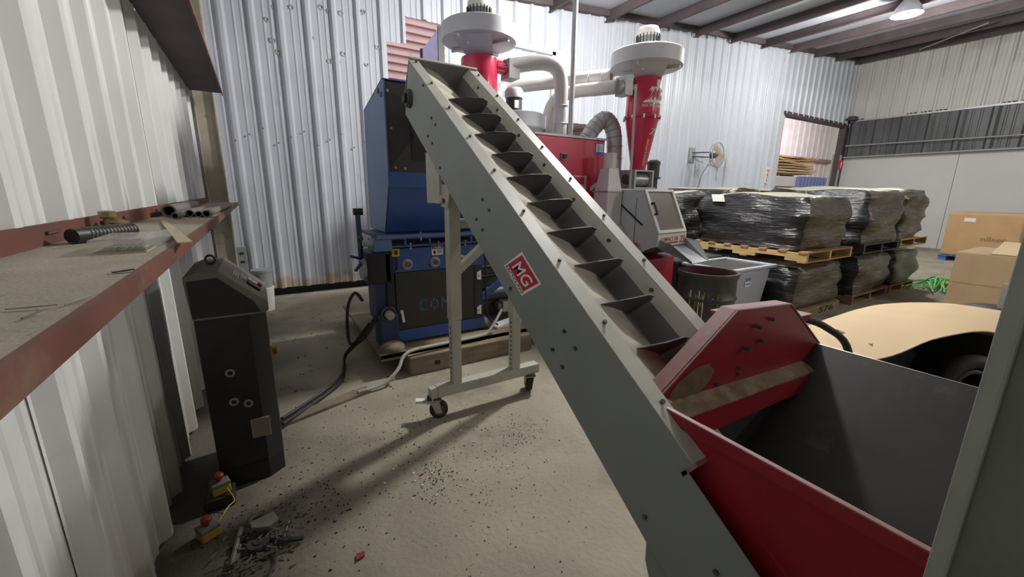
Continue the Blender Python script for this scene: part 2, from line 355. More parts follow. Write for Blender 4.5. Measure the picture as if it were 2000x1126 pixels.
# corner post and girts on the left wall
post = structE('trim_2', (-.4, 6.35, 0))
B(-.50, -.30, 6.25, 6.262, 0, 4.5).build('web', 'beige_post', post); B(-.312, -.30, 6.2, 6.34, 0, 4.5).build('flange', 'beige_post', post); B(-.50, -.488, 6.2, 6.34, 0, 4.5).build('flange', 'beige_post', post)
g1 = structE('trim_3', (-.36, 2, 1.445))
B(-.515, -.21, YF, 6.1, 1.437, 1.445).build('shelf_plate', 'shelf_dust', g1)
B(-.515, -.505, YF, 6.1, 1.445, 1.502).build('back_lip', 'red_oxide', g1)
B(-.216, -.205, YF, 6.1, 1.409, 1.447).build('front_flange', 'red_oxide', g1)
for yy in (.95, 1.25, 1.62, 2.4, 3.1): B(-.505, -.498, yy, yy+.09, 1.475, 1.482).build('slot', 'purlin', g1)
g2 = structE('trim_4', (-.36, 2, 2.68))
B(-.515, -.21, YF, 6.1, 2.672, 2.68).build('shelf_plate', 'purlin', g2)
B(-.515, -.505, YF, 6.1, 2.68, 2.74).build('back_lip', 'red_oxide', g2)
B(-.216, -.205, YF, 6.1, 2.645, 2.682).build('front_flange', 'red_oxide', g2)
# back wall screws
for k in range(12):
    u = -.165+k*PIT*.5; z = 2.25+.09*(k % 3)
    MB().cyl((u, YB-.04, z), (u, YB-.055, z), .012, .009, 6).build('screw', 'bolt_steel', wb)
rp = random.Random(3)
for k in range(22):  # punched dents near the top
    u = -.1+rp.random()*2.0; z = 3.4+rp.random()*.8
    MB().torus((u, YB-.012, z), (0, 1, .2), .022+rp.random()*.012, .008, 8, 5, 0, 4+rp.random()*2).build('dent_rim', 'galv', wb)

# boarded opening high in the back wall
patch = struct(MB().build('window_1', 'fibreglass')) if False else structE('window_1', (4, 7.1, 2))
sheet_wall(patch, 'fibreglass', lambda u, h, z: (u, YB+.09-h*.6, z), 2.98, 5.22, 1.9, lambda u: 4.2, phase=-.05, pw=.75, name='translucent_panel')
sheet_wall(patch, 'fibreglass', lambda u, h, z: (u, YB+.09-h*.6, z), 5.22, 5.75, 3.0, lambda u: 3.86, phase=-.05, name='translucent_panel')
B(5.17, 5.25, YB+.0, YB+.06, 1.95, 4.24).build('frame_post', 'sheet_far', patch); B(2.95, 5.25, YB+.0, YB+.06, 4.18, 4.25).build('frame_rail', 'sheet_far', patch)
dl = structE('door_2', (2.9, 7.1, 2)); MB().hexa([(2.86, 7.1, 1.9), (2.92, 7.1, 1.9), (3.06, 8.3, 1.9), (3.0, 8.3, 1.9), (2.86, 7.1, 4.22), (2.92, 7.1, 4.22), (3.06, 8.3, 4.22), (3.0, 8.3, 4.22)]).build('door_leaf', 'door_purple', dl)
B(2.84, 2.94, 7.06, 7.1, 1.9, 4.24).build('edge_strip', 'black', dl); MB().hexa([(2.97, 8.26, 1.9), (3.08, 8.26, 1.9), (3.08, 8.34, 1.9), (2.97, 8.34, 1.9), (2.97, 8.26, 4.24), (3.08, 8.26, 4.24), (3.08, 8.34, 4.24), (2.97, 8.34, 4.24)]).build('edge_strip', 'black', dl)
ow = structE('wall_outside', (3, 9.6, 0))
me0 = None
for k in range(22):
    z = 2.2+k*.16
    o = B(1, 6.2, 9.6, 9.66, 0, .15) if False else MB().hexa([(1, 9.55, z), (5.0, 9.55, z), (5.0, 9.66, z), (1, 9.66, z), (1, 9.62, z+.155), (5.0, 9.62, z+.155), (5.0, 9.66, z+.155), (1, 9.66, z+.155)])
    o.build('siding_board', 'pink_board', ow)
B(5.2, 12, 10.4, 10.5, 0, 5).build('shed_wall', 'brown_shed', ow)
for k in range(4): B(5.6+k*.9, 5.7+k*.9, 10.2, 10.3, 0, 5).build('shed_post', 'brown_shed', ow)
for k in range(5): B(5.3, 11, 10.15, 10.2, 2.2+k*.6, 2.3+k*.6).build('shed_rail', 'red_oxide', ow)
B(-2, 13, YB+.3, 13.9, -.06, -.04).build('yard_ground', 'concrete', ow)

# doorway to the next hall
d1 = structE('door_1', (16, 7.05, 0))
B(13.8, 18.2, YB-.04, YB+.12, 3.92, 4.06).build('header', 'purlin', d1)
B(17.95, 18.2, YB-.06, YB+.14, 0, 3.95).build('jamb', 'purlin', d1); B(13.78, 13.86, YB-.04, YB+.1, 0, 3.95).build('jamb', 'sheet_far', d1)
B(18.6, 18.9, YB+.3, YB+.45, 0, 3.1).build('guard_post', 'leg_beige', d1)
mat('sheet_pink', (.60, .53, .55), .6, var=.1, scale=2)
wo = structE('wall_beyond', (22, 14, 0))
sheet_wall(wo, 'sheet_pink', lambda u, h, z: (u, 14-h, z), 12, 34, 0, lambda u: 6.5, pit=.7, hs=1.5, pw=2.1)
B(25.4, 25.9, 13.4, 13.95, 0, 6.5).build('frame_post', 'red_oxide', wo)
B(12, 34, 13.7, 13.9, 3.75, 3.95).build('girt', 'brown_shed', wo)
B(12, 12.1, 7.3, 14, 0, 6.5).build('side_sheet', 'sheet_far', wo); B(33.9, 34, 7.3, 14, 0, 6.5).build('side_sheet', 'sheet_far', wo)
B(12, 34, 7.3, 14.1, 6.5, 6.6).build('roof_panel', 'roof_white', wo); B(19.0, 34, 7.2, 7.3, 0, 6.5).build('side_sheet', 'sheet_far', wo)

# steel column at the right of the view, next to the camera
colm = struct(B(.72, .90, -.07, .092, 0, ceil_z(.8)-.26).build('trim_5', 'column_grey'))
q = colm.modifiers.new('bevel', 'BEVEL'); q.width = .018; q.segments = 3
struct(B(.712, .722, .074, .094, 0, ceil_z(.8)-.26).build('trim_6', 'column_edge', None, bevel=.004))

# ------------------------------------------------------------------ lamps
def high_bay(x, y, z, label, power, grp='high bay lamps under the roof'):
    t = thing('high_bay_lamp', (x, y, z), label, 'lamp', grp)
    MB().lathe((x, y, z), [(.05, .30), (.12, .26), (.2, .14), (.26, 0), (.25, 0), (.19, .13), (.11, .24)], 24, False).build('reflector', 'galv', t, True)
    MB().lathe((x, y, z), [(.235, .03), (.24, .02), (.15, -.03), (.02, -.045)], 24).build('lens', 'lamp_lens', t, True)
    B(x-.08, x+.08, y-.08, y+.08, z+.26, z+.29).build('ballast_box', 'motor_grey', t)
    MB().cyl((x, y, z+.25), (x, y, min(z+.75, ceil_z(x)) if y < 7 else 6.5), .008, n=6).build('hanger', 'galv', t)
    l = bpy.data.lights.new('lamp_light', 'POINT'); l.energy = power; l.shadow_soft_size = .16; l.color = (1, .985, .955)
    o = bpy.data.objects.new('lamp_light', l); COL.objects.link(o); o.parent = t; o.location = (0, 0, -.2)
LL = ['high bay lamp hanging above the red cyclones, just out of view', 'glaring high bay lamp hanging under the roof near the right wall', 'high bay lamp behind the viewer nearest the left wall', 'high bay lamp behind the viewer in mid hall', 'high bay lamp behind the viewer near the right wall']
for (x, y, pw), lb in zip(LAMPS, LL): high_bay(x, y, ceil_z(x)-.30 if x != 11.8 else 5.22, lb, LAMP_W*pw)
high_bay(19.0, 10.2, 4.55, 'bright lamp seen through the doorway to the next hall', 500)
high_bay(27, 10.5, 5.5, 'lamp of the next hall hidden beyond the doorway', 500)

# ------------------------------------------------------------------ belt conveyor
AN = math.atan(.68); sv = V((0, math.cos(AN), math.sin(AN))); nv = V((0, -math.sin(AN), math.cos(AN)))
CP = V((1.0, 1.645, 1.543))
def cv(x, s, n): return V((x, CP.y, CP.z)) + sv*s + nv*n
def cbox(b_, x0, x1, s0, s1, n0, n1):
    return b_.hexa([cv(x0,s0,n0), cv(x1,s0,n0), cv(x1,s1,n0), cv(x0,s1,n0), cv(x0,s0,n1), cv(x1,s0,n1), cv(x1,s1,n1), cv(x0,s1,n1)])
con = thing('belt_conveyor', (1.3, 1.9, 0), 'grey inclined belt conveyor with a red square sticker on its side panel', 'conveyor')
SIDE = [(1.69, 0), (1.60, -.355), (-1.38, -.40), (-1.95, -.40), (-2.02, -.05), (-1.25, -.045), (-1.25, 0)]
SIDE2 = [(1.69, 0), (1.60, -.355), (-1.38, -.40), (-1.95, -.40), (-1.95, -.30), (-.96, -.30), (-.96, 0)]
for x0, x1, sd_ in ((1.0, 1.006, SIDE), (1.514, 1.52, SIDE2)):
    MB().prism([cv(x0, s, n) for s, n in sd_], (x1-x0, 0, 0)).build('side_panel', 'conv_grey', con, bevel=.0015)
for x0, x1, se in ((.992, 1.062, -1.25), (1.45, 1.522, -.96)):
    cbox(MB(), x0, x1, se, 1.69, 0, .004).build('top_flange', 'conv_flange', con)
def cquad(pts, th, s0, s1, name, m):
    b_ = MB()
    for (xa, na), (xb, nb) in zip(pts, pts[1:]):
        b_.hexa([cv(xa, s0, na), cv(xb, s0, nb), cv(xb, s1, nb), cv(xa, s1, na), cv(xa, s0, na-th), cv(xb, s0, nb-th), cv(xb, s1, nb-th), cv(xa, s1, na-th)])
    return b_.build(name, m, con)
cquad([(1.45, .0), (1.415, -.058)], .004, -.96, 1.68, 'inner_return', 'conv_flange')
cquad([(1.415, -.058), (1.378, -.20)], .005, -.96, 1.68, 'skirt', 'conv_dark')
cbox(MB(), 1.0, 1.52, 1.67, 1.685, -.26, .012).build('head_plate', 'conv_dark', con)
cbox(MB(), 1.0, 1.52, 1.665, 1.69, .008, .016).build('head_lip', 'conv_flange', con)
cbox(MB(), 1.0, 1.062, -1.262, -1.25, -.07, .004).build('flange_end', 'hopper_edge', con)
# dusty slope from the near flange down to the belt, slightly humped between the flights
b_ = MB(); NX, NS = 16, 150
def slope_n(u): return -.022 - .118*u**1.0 - .03*u**3
for j in range(NS+1):
    s = -1.9+3.57*j/NS
    for i in range(NX+1):
        u = i/NX; x = 1.058+.325*u
        ph = ((s-1.2)/.226) % 1.0
        h = slope_n(u) + .022*math.sin(math.pi*u)*(1-ph)**1.5*.9 + .004*noise.noise(V((x*9, s*5, 1)))
        b_.v.append(cv(x, s, h))
for j in range(NS):
    for i in range(NX): a = j*(NX+1)+i; b_.f.append((a, a+1, a+NX+2, a+NX+1)); b_.mi.append(0)
b_.build('belt', 'belt', con, True, ang=60)
for k in range(10):
    sk_ = 1.2-.226*k
    pts = [(1.125, -.047), (1.19, -.078), (1.26, -.105), (1.32, -.134), (1.352, -.152), (1.366, -.150), (1.374, -.138), (1.398, -.012), (1.36, .004), (1.24, -.002)]
    MB().prism([cv(x, sk_-(.03 if n > -.04 and x > 1.2 else 0), n) for x, n in pts], sv*.007).build('flight', 'rubber', con, bevel=.002)
    MB().tube([cv(x, sk_-.002, n) for x, n in pts[1:7]]+[cv(1.396, sk_-.028, -.03)], .003, 6).build('flight_edge', 'pipe_dusty', con, True)
def bolt(p, d, r=.009, h=.007, parent=con, m='bolt_steel', n=6):
    d = V(d); return MB().cyl(p, V(p)+d*h, r, n=n).build('bolt', m, parent)
for s, n in ((1.104,-.136),(1.022,-.138),(1.107,-.26),(1.021,-.262),(.83,-.322),(.252,-.149),(.164,-.15),(.253,-.277),(.164,-.278),(-.221,-.329),(-.619,-.166),(-.705,-.166),(-.618,-.292),(-.704,-.295),(-1.296,-.331),(-1.499,-.176),(1.33,-.03)):
    bolt(cv(1.0, s, n), (-1, 0, 0))
for k in range(9):
    s = 1.62-k*.335
    bolt(cv(1.033, s, .004), nv, .008, .012)
    if s > -.7: bolt(cv(1.49, s-.05, .004), nv, .008, .012); bolt(cv(1.435, s-.2, -.028), (-1, 0, .3), .01, .008)
bp = cv(1.0, 1.545, -.215)
br = MB().cyl(bp, bp+V((-.022, 0, 0)), .062, n=20).build('bearing', 'bolt_steel', con, True); MB().cyl(bp+V((-.02, 0, 0)), bp+V((-.05, 0, 0)), .03, n=14).build('shaft_end', 'black', br, True)
MB().torus(bp+V((-.024, 0, 0)), (1, 0, 0), .045, .010, 18, 6).build('bearing_ring', 'motor_dark', br, True)
# junction box under the head
jb = B(1.03, 1.16, 2.62, 2.86, 1.52, 1.86).build('drive_box', 'leg_beige', con, bevel=.004)
B(1.035, 1.075, 2.616, 2.62, 1.53, 1.575).build('warning_label', 'sign_white', jb); B(1.078, 1.115, 2.616, 2.62, 1.53, 1.575).build('warning_label', 'yellow', jb)
MB().cyl((1.055, 2.616, 1.555), (1.055, 2.614, 1.555), .012, n=10).build('pictogram', 'estop_red', jb)
# sticker
sk = MB().prism([cv(.9995, *p) for p in ((-.110, -.28), (-.312, -.284), (-.39, -.128), (-.192, -.118))], (-.0015, 0, 0)).build('sticker', 'sign_white', con)
MB().prism([cv(.998, *p) for p in ((-.134, -.252), (-.310, -.255), (-.373, -.137), (-.202, -.128))], (-.0006, 0, 0)).build('red_field', 'sign_red', sk)
yd = (V(cv(1, -.194, -.118))-V(cv(1, -.111, -.28))).normalized()
text('MG', .118, cv(.9968, -.172, -.232), -sv, yd, 'sign_white', sk, width=.135, bold=.01)
text('RECYCLING', .031, cv(.9978, -.122, -.2755), -sv, yd, 'ink_black', sk, width=.182, bold=.005)
# support frame
LY0, LY1 = 2.54, 2.62
B(1.062, 1.142, LY0, LY1, .72, 1.62).build('upper_leg', 'leg_beige', con, bevel=.003)
B(1.068, 1.136, LY0+.006, LY1-.006, .22, .72).build('lower_leg', 'leg_beige', con, bevel=.003)
B(1.565, 1.645, LY0, LY1, .66, 1.72).build('upper_leg', 'leg_beige', con, bevel=.003)
B(1.571, 1.639, LY0+.006, LY1-.006, .22, .66).build('lower_leg', 'leg_beige', con, bevel=.003)
for xx in (1.068, 1.571):
    for k in range(11): MB().cyl((xx, 2.58, .28+k*.038), (xx-.001, 2.58, .28+k*.038), .009, n=8).build('pin_hole', 'black', con)
B(.95, 1.82, 2.54, 2.62, .165, .24).build('base_bar', 'leg_beige', con, bevel=.003)
MB().prism([(1.055, 2.53, 1.50), (1.055, 2.63, 1.50), (1.055, 2.66, 1.56), (1.055, 2.66, 1.72), (1.055, 2.52, 1.76), (1.055, 2.49, 1.6)], (-.008, 0, 0)).build('pivot_plate', 'leg_beige', con)
bolt((1.047, 2.58, 1.66), (-1, 0, 0), .016, .012); bolt((1.047, 2.58, 1.54), (-1, 0, 0), .016, .012)
B(1.14, 1.57, 2.55, 2.61, 1.36, 1.42).build('cross_bar', 'leg_beige', con)
MB().bar((1.12, 2.58, 1.06), (1.50, 2.58, 1.36), .05, .06, (0, 1, 0)).build('diagonal_brace', 'leg_beige', con)
MB().prism([cv(1.0, *p) for p in ((-1.36, -.40), (-1.40, -.455), (-1.62, -.60), (-1.75, -.60), (-1.75, -.40))], (.52, 0, 0)).build('tail_foot', 'conv_grey', con)
def caster(x, y, ang, brake):
    c = thing_part('caster', (x, y, 0)); R0 = Matrix.Rotation(ang, 3, 'Z')
    def T(b_):
        for i, p in enumerate(b_.v): b_.v[i] = R0 @ p + V((x, y, 0))
        return b_
    T(MB().cyl((.03, -.022, .068), (.03, .022, .068), .066, n=24)).build('wheel', 'rubber_black', c, True, bevel=.006)
    T(MB().cyl((.03, -.026, .068), (.03, .026, .068), .04, n=16)).build('hub', 'rust_dark', c, True)
    for s_ in (-1, 1): T(MB().prism([(.03-.02, s_*.03, .05), (.03+.02, s_*.03, .05), (.035, s_*.03, .145), (-.035, s_*.03, .145)], (0, s_*.004, 0))).build('fork', 'leg_beige', c)
    T(B(-.05, .05, -.042, .042, .145, .152)).build('mount_plate', 'leg_beige', c)
    if brake: T(MB().prism([(-.03, -.025, .12), (-.13, -.02, .135), (-.13, -.02, .15), (-.03, -.025, .14)], (0, .05, 0))).build('brake_pedal', 'white_paint', c)
    T(B(-.05, .05, -.04, .04, .152, .166)).build('spacer', 'motor_dark', c)
def thing_part(name, loc):
    o = bpy.data.objects.new(name, None); COL.objects.link(o); o.parent = con; o.location = V(loc)-con.location; return o
caster(.93, 2.58, math.radians(-20), True); caster(1.745, 2.57, math.radians(70), False)
B(.90, .96, 2.545, 2.615, .152, .235).build('bar_end', 'leg_beige', con)

# ------------------------------------------------------------------ red feed hopper at the foot of the conveyor
hp = thing('feed_hopper', (1.6, .3, .3), 'dark red sheet metal feed hopper with a scuffed tall back plate', 'hopper')
BY = .80
OUT = [(1.03, .93), (1.454, 1.19), (1.849, 1.162), (2.186, .927), (2.12, .80), (1.10, .80)]
MB().prism([(x, BY, z) for x, z in OUT], (0, .006, 0)).build('back_plate', 'hopper_red', hp)
for (xa, za), (xb, zb) in zip(OUT[:3], OUT[1:4]):
    MB().hexa([(xa, BY-.004, za-.006), (xb, BY-.004, zb-.006), (xb, BY+.062, zb-.006), (xa, BY+.062, za-.006), (xa, BY-.004, za), (xb, BY-.004, zb), (xb, BY+.062, zb), (xa, BY+.062, za)]).build('edge_flange', 'hopper_edge', hp)
rj = random.Random(2)
MB().prism([(1.215+(.105+.02*rj.random())*math.cos(t_*.3142)*(1.15 if math.cos(t_*.3142) > 0 else .95), BY-.001, .942+(.055+.012*rj.random())*math.sin(t_*.3142)+.35*.105*math.cos(t_*.3142)) for t_ in range(20)], (0, -.001, 0)).build('rust_patch', 'rust_dark', hp)
MB().hexa([(1.10, .735, .878), (2.05, .745, .832), (2.05, BY, .856), (1.10, BY, .908), (1.10, .735, .886), (2.05, .745, .84), (2.05, BY, .864), (1.10, BY, .916)]).build('ledge', 'hopper_rust', hp)
MB().hexa([(1.12, .735, .79), (2.04, .745, .755), (2.04, .751, .755), (1.12, .741, .79), (1.12, .735, .88), (2.04, .745, .834), (2.04, .751, .834), (1.12, .741, .88)]).build('ledge_face', 'hopper_red', hp)
for x, z, h_, r_s in ((1.59, 1.108, .03, .009), (1.70, 1.118, .02, .008), (1.535, 1.03, .028, .009), (1.64, 1.04, .02, .008), (1.52, .925, .012, .007), (1.38, .915, .012, .007), (1.515, .95, .012, .006)): MB().cyl((x, BY, z), (x, BY-h_, z), r_s, n=7).build('stud', 'bolt_steel', hp)
# side sheets: x/z profile swept along y
def sweep(prof, y0, y1, th, name, m):
    b_ = MB()
    for (xa, za), (xb, zb) in zip(prof, prof[1:]):
        d = V((xb-xa, 0, zb-za)).normalized(); nn_ = V((d.z, 0, -d.x))*th
        b_.hexa([(xa, y0, za), (xb, y0, zb), (xb, y1, zb), (xa, y1, za), V((xa, y0, za))+nn_, V((xb, y0, zb))+nn_, V((xb, y1, zb))+nn_, V((xa, y1, za))+nn_])
    return b_.build(name, m, hp)
sweep([(1.05, .925), (1.075, .45)], -.5, BY, .004, 'near_side', 'hopper_red')
MB().hexa([(1.035, -.5, .918), (1.052, -.5, .918), (1.052, BY, .932), (1.035, BY, .932), (1.035, -.5, .926), (1.052, -.5, .926), (1.052, BY, .94), (1.035, BY, .94)]).build('near_rim', 'hopper_edge', hp, bevel=.002)
MB().hexa([(1.034, -.5, .885), (1.040, -.5, .885), (1.040, BY, .90), (1.034, BY, .90), (1.034, -.5, .922), (1.040, -.5, .922), (1.040, BY, .936), (1.034, BY, .936)]).build('rim_lip', 'hopper_red', hp)
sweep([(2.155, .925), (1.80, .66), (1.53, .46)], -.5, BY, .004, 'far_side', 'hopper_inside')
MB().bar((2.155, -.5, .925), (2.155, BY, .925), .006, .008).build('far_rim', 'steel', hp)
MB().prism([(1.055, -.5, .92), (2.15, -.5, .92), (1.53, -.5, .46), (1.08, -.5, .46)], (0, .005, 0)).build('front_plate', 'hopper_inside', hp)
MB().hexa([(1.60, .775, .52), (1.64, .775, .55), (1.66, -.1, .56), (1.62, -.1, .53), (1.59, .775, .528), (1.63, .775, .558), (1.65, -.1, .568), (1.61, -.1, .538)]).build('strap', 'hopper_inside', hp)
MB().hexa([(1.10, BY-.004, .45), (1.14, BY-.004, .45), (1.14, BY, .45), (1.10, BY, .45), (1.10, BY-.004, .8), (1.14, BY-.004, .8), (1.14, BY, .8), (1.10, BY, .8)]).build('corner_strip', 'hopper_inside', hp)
B(1.07, 2.12, BY, BY+.005, .46, .80).build('opening_shade', 'hopper_inside', hp)  # dark sheet standing in for the shaded opening where the belt enters
wg = MB().hexa([(1.86, .90, .97), (2.2, .90, .95), (2.2, 1.08, .95), (1.86, 1.08, .97), (1.80, .87, 1.055), (2.24, .87, 1.035), (2.24, 1.12, 1.035), (1.80, 1.12, 1.055)]).build('side_chute', 'hopper_red', hp)
MB().hexa([(1.80, .87, 1.055), (2.24, .87, 1.035), (2.24, 1.12, 1.035), (1.80, 1.12, 1.055), (1.80, .87, 1.061), (2.24, .87, 1.041), (2.24, 1.12, 1.041), (1.80, 1.12, 1.061)]).build('chute_lid', 'hopper_edge', wg)
B(2.0, 2.08, .86, 1.0, .30, .98).build('prop', 'hopper_red', hp)
B(1.95, 2.1, .8, 1.0, 0, .30).build('prop_foot', 'hopper_red', hp)
o = MB().tube(spline([(2.18, 1.02, .35), (2.14, 1.02, .84), (2.20, 1.0, .985), (2.32, .96, .985), (2.46, .88, .93), (2.56, .80, .80), (2.60, .76, .4), (2.65, .8, .03)]), .018, 10).build('hose', 'rubber_black', None, True)
tag(o, 'thick black rubber hose looping up behind the red hopper', 'hose')

# ------------------------------------------------------------------ blue shredder
sh = thing('shredder', (1.4, 4.1, .2), 'blue single shaft shredder with a tall feed hood and black front door', 'shredder')
SK = thing('steel_skid', (1.5, 4.3, .17), 'flat brown steel skid plate under the blue shredder', 'skid')
B(.77, 3.0, 3.42, 5.3, .172, .2).build('skid_plate', 'timber', SK); B(.77, 3.0, 3.42, 3.44, .15, .2).build('edge_strip', 'brown_shed', SK)
o = B(.99, 2.28, 3.33, 3.55, 0, .172).build('timber_beam', 'timber', None, bevel=.01); tag(o, 'heavy weathered timber block under the front of the skid', 'timber')
o = B(.9, 2.9, 4.9, 5.1, 0, .172).build('timber_beam', 'timber', None, bevel=.01); tag(o, 'timber block hidden under the rear of the skid', 'timber')
B(1.22, 1.27, 3.327, 3.331, .06, .10).build('knot_hole', 'black', bpy.data.objects['timber_beam'])
# lower body
B(.97, 1.87, 3.66, 4.6, .23, 1.10).build('housing', 'blue_dark', sh)
dr = B(.985, 1.865, 3.635, 3.66, .335, .88).build('front_door', 'door_black', sh, bevel=.004)
B(.955, 1.875, 3.62, 3.66, .225, .335).build('bottom_rail', 'blue', sh, bevel=.003)
B(.965, 1.87, 3.63, 3.66, .885, 1.10).build('bearing_panel', 'blue', sh, bevel=.003)
for x in (1.10, 1.365, 1.63):
    nt_ = MB().cyl((x, 3.63, .955), (x, 3.60, .955), .042, n=6).build('hex_nut', 'steel', sh, bevel=.003); MB().cyl((x, 3.60, .955), (x, 3.575, .955), .024, n=12).build('stud_end', 'bolt_steel', nt_, True); MB().cyl((x, 3.632, .955), (x, 3.622, .955), .05, n=18).build('washer', 'steel', nt_, True)
for z in (.78, .42):
    hg = MB().prism([(1.80, 3.632, z-.035), (1.80, 3.632, z+.035), (1.845, 3.632, z+.055), (1.845, 3.632, z-.045)], (0, -.012, 0)).build('hinge', 'sign_white', dr)
    MB().cyl((1.815, 3.62, z), (1.815, 3.614, z), .007, n=6).build('screw', 'bolt_steel', hg)
B(1.005, 1.035, 3.615, 3.635, .50, .53).build('handle_base', 'steel', dr); MB().bar((1.02, 3.605, .535), (1.035, 3.605, .42), .02, .015, (0, 1, 0)).build('handle', 'white_paint', dr)
B(1.775, 1.785, 3.630, 3.636, .34, .875).build('door_edge', 'black', dr)
# perforated letters on the door
DOT = {'C': ["01111", "11000", "11000", "10000", "11000", "11000", "01111"], 'O': ["00100", "01010", "10001", "10001", "10001", "01010", "00100"], 'M': ["10001", "11011", "11111", "10101", "10001", "10001", "10001"]}
for ch, x0 in (('C', 1.205), ('O', 1.315), ('M', 1.425)):
    b_ = MB()
    for r, row in enumerate(DOT[ch]):
        for c, v_ in enumerate(row):
            if v_ == '1': b_.cyl((x0+c*.016+(r % 2)*.005, 3.634, .60-r*.017), (x0+c*.016+(r % 2)*.005, 3.633, .60-r*.017), .0075, n=6)
    b_.build('perforated_letter', 'blue' if ch == 'C' else 'blue_light', dr)
dg = B(1.335, 1.445, 3.624, 3.631, 1.02, 1.11).build('danger_sign', 'sign_white', sh); B(1.34, 1.44, 3.622, 3.625, 1.075, 1.105).build('danger_band', 'black', dg); MB().cyl((1.39, 3.6235, 1.09), (1.39, 3.621, 1.09), .013, n=16).build('red_oval', 'estop_red', dg)
B(1.347, 1.433, 3.6205, 3.6225, 1.078, 1.102).build('red_field', 'estop_red', dg)
text('DANGER', .022, (1.352, 3.6195, 1.082), (1, 0, 0), (0, 0, 1), 'sign_white', dg, width=.076); 
for k in range(3): B(1.385, 1.436, 3.622, 3.6245, 1.035+k*.012, 1.04+k*.012).build('text_line', 'ink_black', dg)
MB().prism([(1.347, 3.6235, 1.032), (1.375, 3.6235, 1.03), (1.37, 3.6235, 1.066), (1.35, 3.6235, 1.06)], (0, -.001, 0)).build('pictogram', 'ink_black', dg)
ys = B(.955, 1.025, 3.585, 3.63, 1.035, 1.105).build('isolator_box', 'yellow', sh, bevel=.006); B(.975, 1.003, 3.577, 3.586, 1.055, 1.09).build('rotary_switch', 'black', ys)
MB().tube(spline([(.995, 3.61, 1.04), (1.005, 3.615, .97), (1.0, 3.62, .92), (.965, 3.63, .89)]), .006, 6).build('cable', 'rubber_black', ys, True)
# slotted frame and table
B(.83, 1.98, 3.55, 4.2, 1.205, 1.23).build('table_plate', 'blue_dark', sh); B(.825, 1.985, 3.545, 3.552, 1.2, 1.232).build('table_edge', 'blue_light', sh)
B(.97, 1.9, 3.70, 4.4, 1.10, 1.205).build('slot_backing', 'black', sh)
B(.955, 1.9, 3.575, 3.60, 1.118, 1.135).build('slot_rail', 'blue', sh); B(.955, 1.9, 3.575, 3.60, 1.185, 1.206).build('slot_rail', 'blue', sh)
for x in (.93, 1.075, 1.30, 1.52, 1.72, 1.88): B(x-.008, x+.012, 3.575, 3.61, 1.13, 1.19).build('slot_divider', 'blue', sh)
for x in (1.125, 1.39, 1.66): MB().cyl((x, 3.59, 1.06+.03), (x, 3.59, 1.15), .008, n=8).build('clamp_bolt', 'steel', sh)
MB().cyl((1.22, 3.58, 1.17), (1.22, 3.58, 1.245), .008, n=8).build('clamp_bolt', 'steel', sh)
# feed hood
HP = [(3.54, 2.45), (3.55, 1.64), (3.75, 1.235), (4.32, 1.235), (4.28, 2.33), (3.60, 2.47)]
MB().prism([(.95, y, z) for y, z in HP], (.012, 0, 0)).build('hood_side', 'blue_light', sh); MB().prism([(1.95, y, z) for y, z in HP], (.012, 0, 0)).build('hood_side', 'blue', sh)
def quadth(pts, th, name, m):
    n_ = (V(pts[1])-V(pts[0])).cross(V(pts[2])-V(pts[0])).normalized()*th
    return MB().prism(pts, n_).build(name, m, sh)
quadth([(.95, 3.55, 1.64), (1.96, 3.55, 1.64), (1.96, 3.75, 1.235), (.95, 3.75, 1.235)], .008, 'hood_slope', 'blue')
B(.95, 1.96, 3.545, 3.555, 1.63, 1.755).build('hood_band', 'blue', sh)
B(.96, 1.95, 4.27, 4.28, 1.24, 2.33).build('hood_back', 'hopper_steel', sh)
MB().prism([(.962, y, z) for y, z in ((3.56, 2.44), (3.58, 1.66), (3.76, 1.26), (4.27, 1.25), (4.27, 2.33))], (.004, 0, 0)).build('hood_lining', 'hopper_steel', sh)
quadth([(.95, 3.57, 2.465), (1.96, 3.57, 2.465), (1.96, 4.28, 2.33), (.95, 4.28, 2.33)], .008, 'hood_top', 'blue')
B(.962, 1.95, 3.56, 3.575, 1.755, 2.45).build('hood_front', 'hopper_steel', sh)
B(1.165, 1.36, 3.552, 3.562, 1.86, 2.16).build('feed_slot', 'black', sh)
for y, z in ((3.62, 2.36), (3.70, 2.40)): MB().cyl((.95, y, z), (.945, y, z), .022, n=10).build('bolt', 'black', sh)
for x, z in ((.985, 2.38), (1.0, 2.1), (1.02, 1.79), (1.1, 1.785)): MB().cyl((x, 3.56, z), (x, 3.553, z), .012, n=8).build('bolt', 'steel', sh)
# left hand drive side
MB().tube([(.735, 3.80, .86), (.735, 3.80, 1.43)], .022, 10).build('clamp_rod', 'blue_dark', sh, True); MB().cyl((.70, 3.80, 1.42), (.775, 3.80, 1.42), .03, n=12).build('rod_eye', 'black', sh, True)
MB().bar((.72, 3.70, 1.02), (.62, 3.62, 1.06), .02, .02).build('lever', 'blue_dark', sh); MB().bar((.72, 3.70, .99), (.645, 3.60, .94), .02, .02).build('lever', 'blue_dark', sh)
B(.745, .95, 3.60, 3.95, .80, 1.08).build('gear_motor', 'black', sh, bevel=.012); MB().cyl((.745, 3.70, .93), (.715, 3.70, .93), .09, n=20).build('motor_cap', 'motor_grey', sh, True)
B(.80, .955, 3.56, 3.7, 1.09, 1.2).build('bracket', 'blue_light', sh, bevel=.008); MB().cyl((.80, 3.6, 1.16), (.72, 3.6, 1.17), .028, n=12).build('link_pin', 'motor_grey', sh, True)
MB().torus((.725, 3.70, 1.17), (1, 0, 0), .045, .016, 16, 8).build('link_ring', 'black', sh, True)
B(.90, .965, 3.60, 3.66, .25, 1.06).build('drive_guard', 'black', sh); B(.80, .90, 3.62, 3.9, .45, .80).build('guard_box', 'blue_dark', sh)
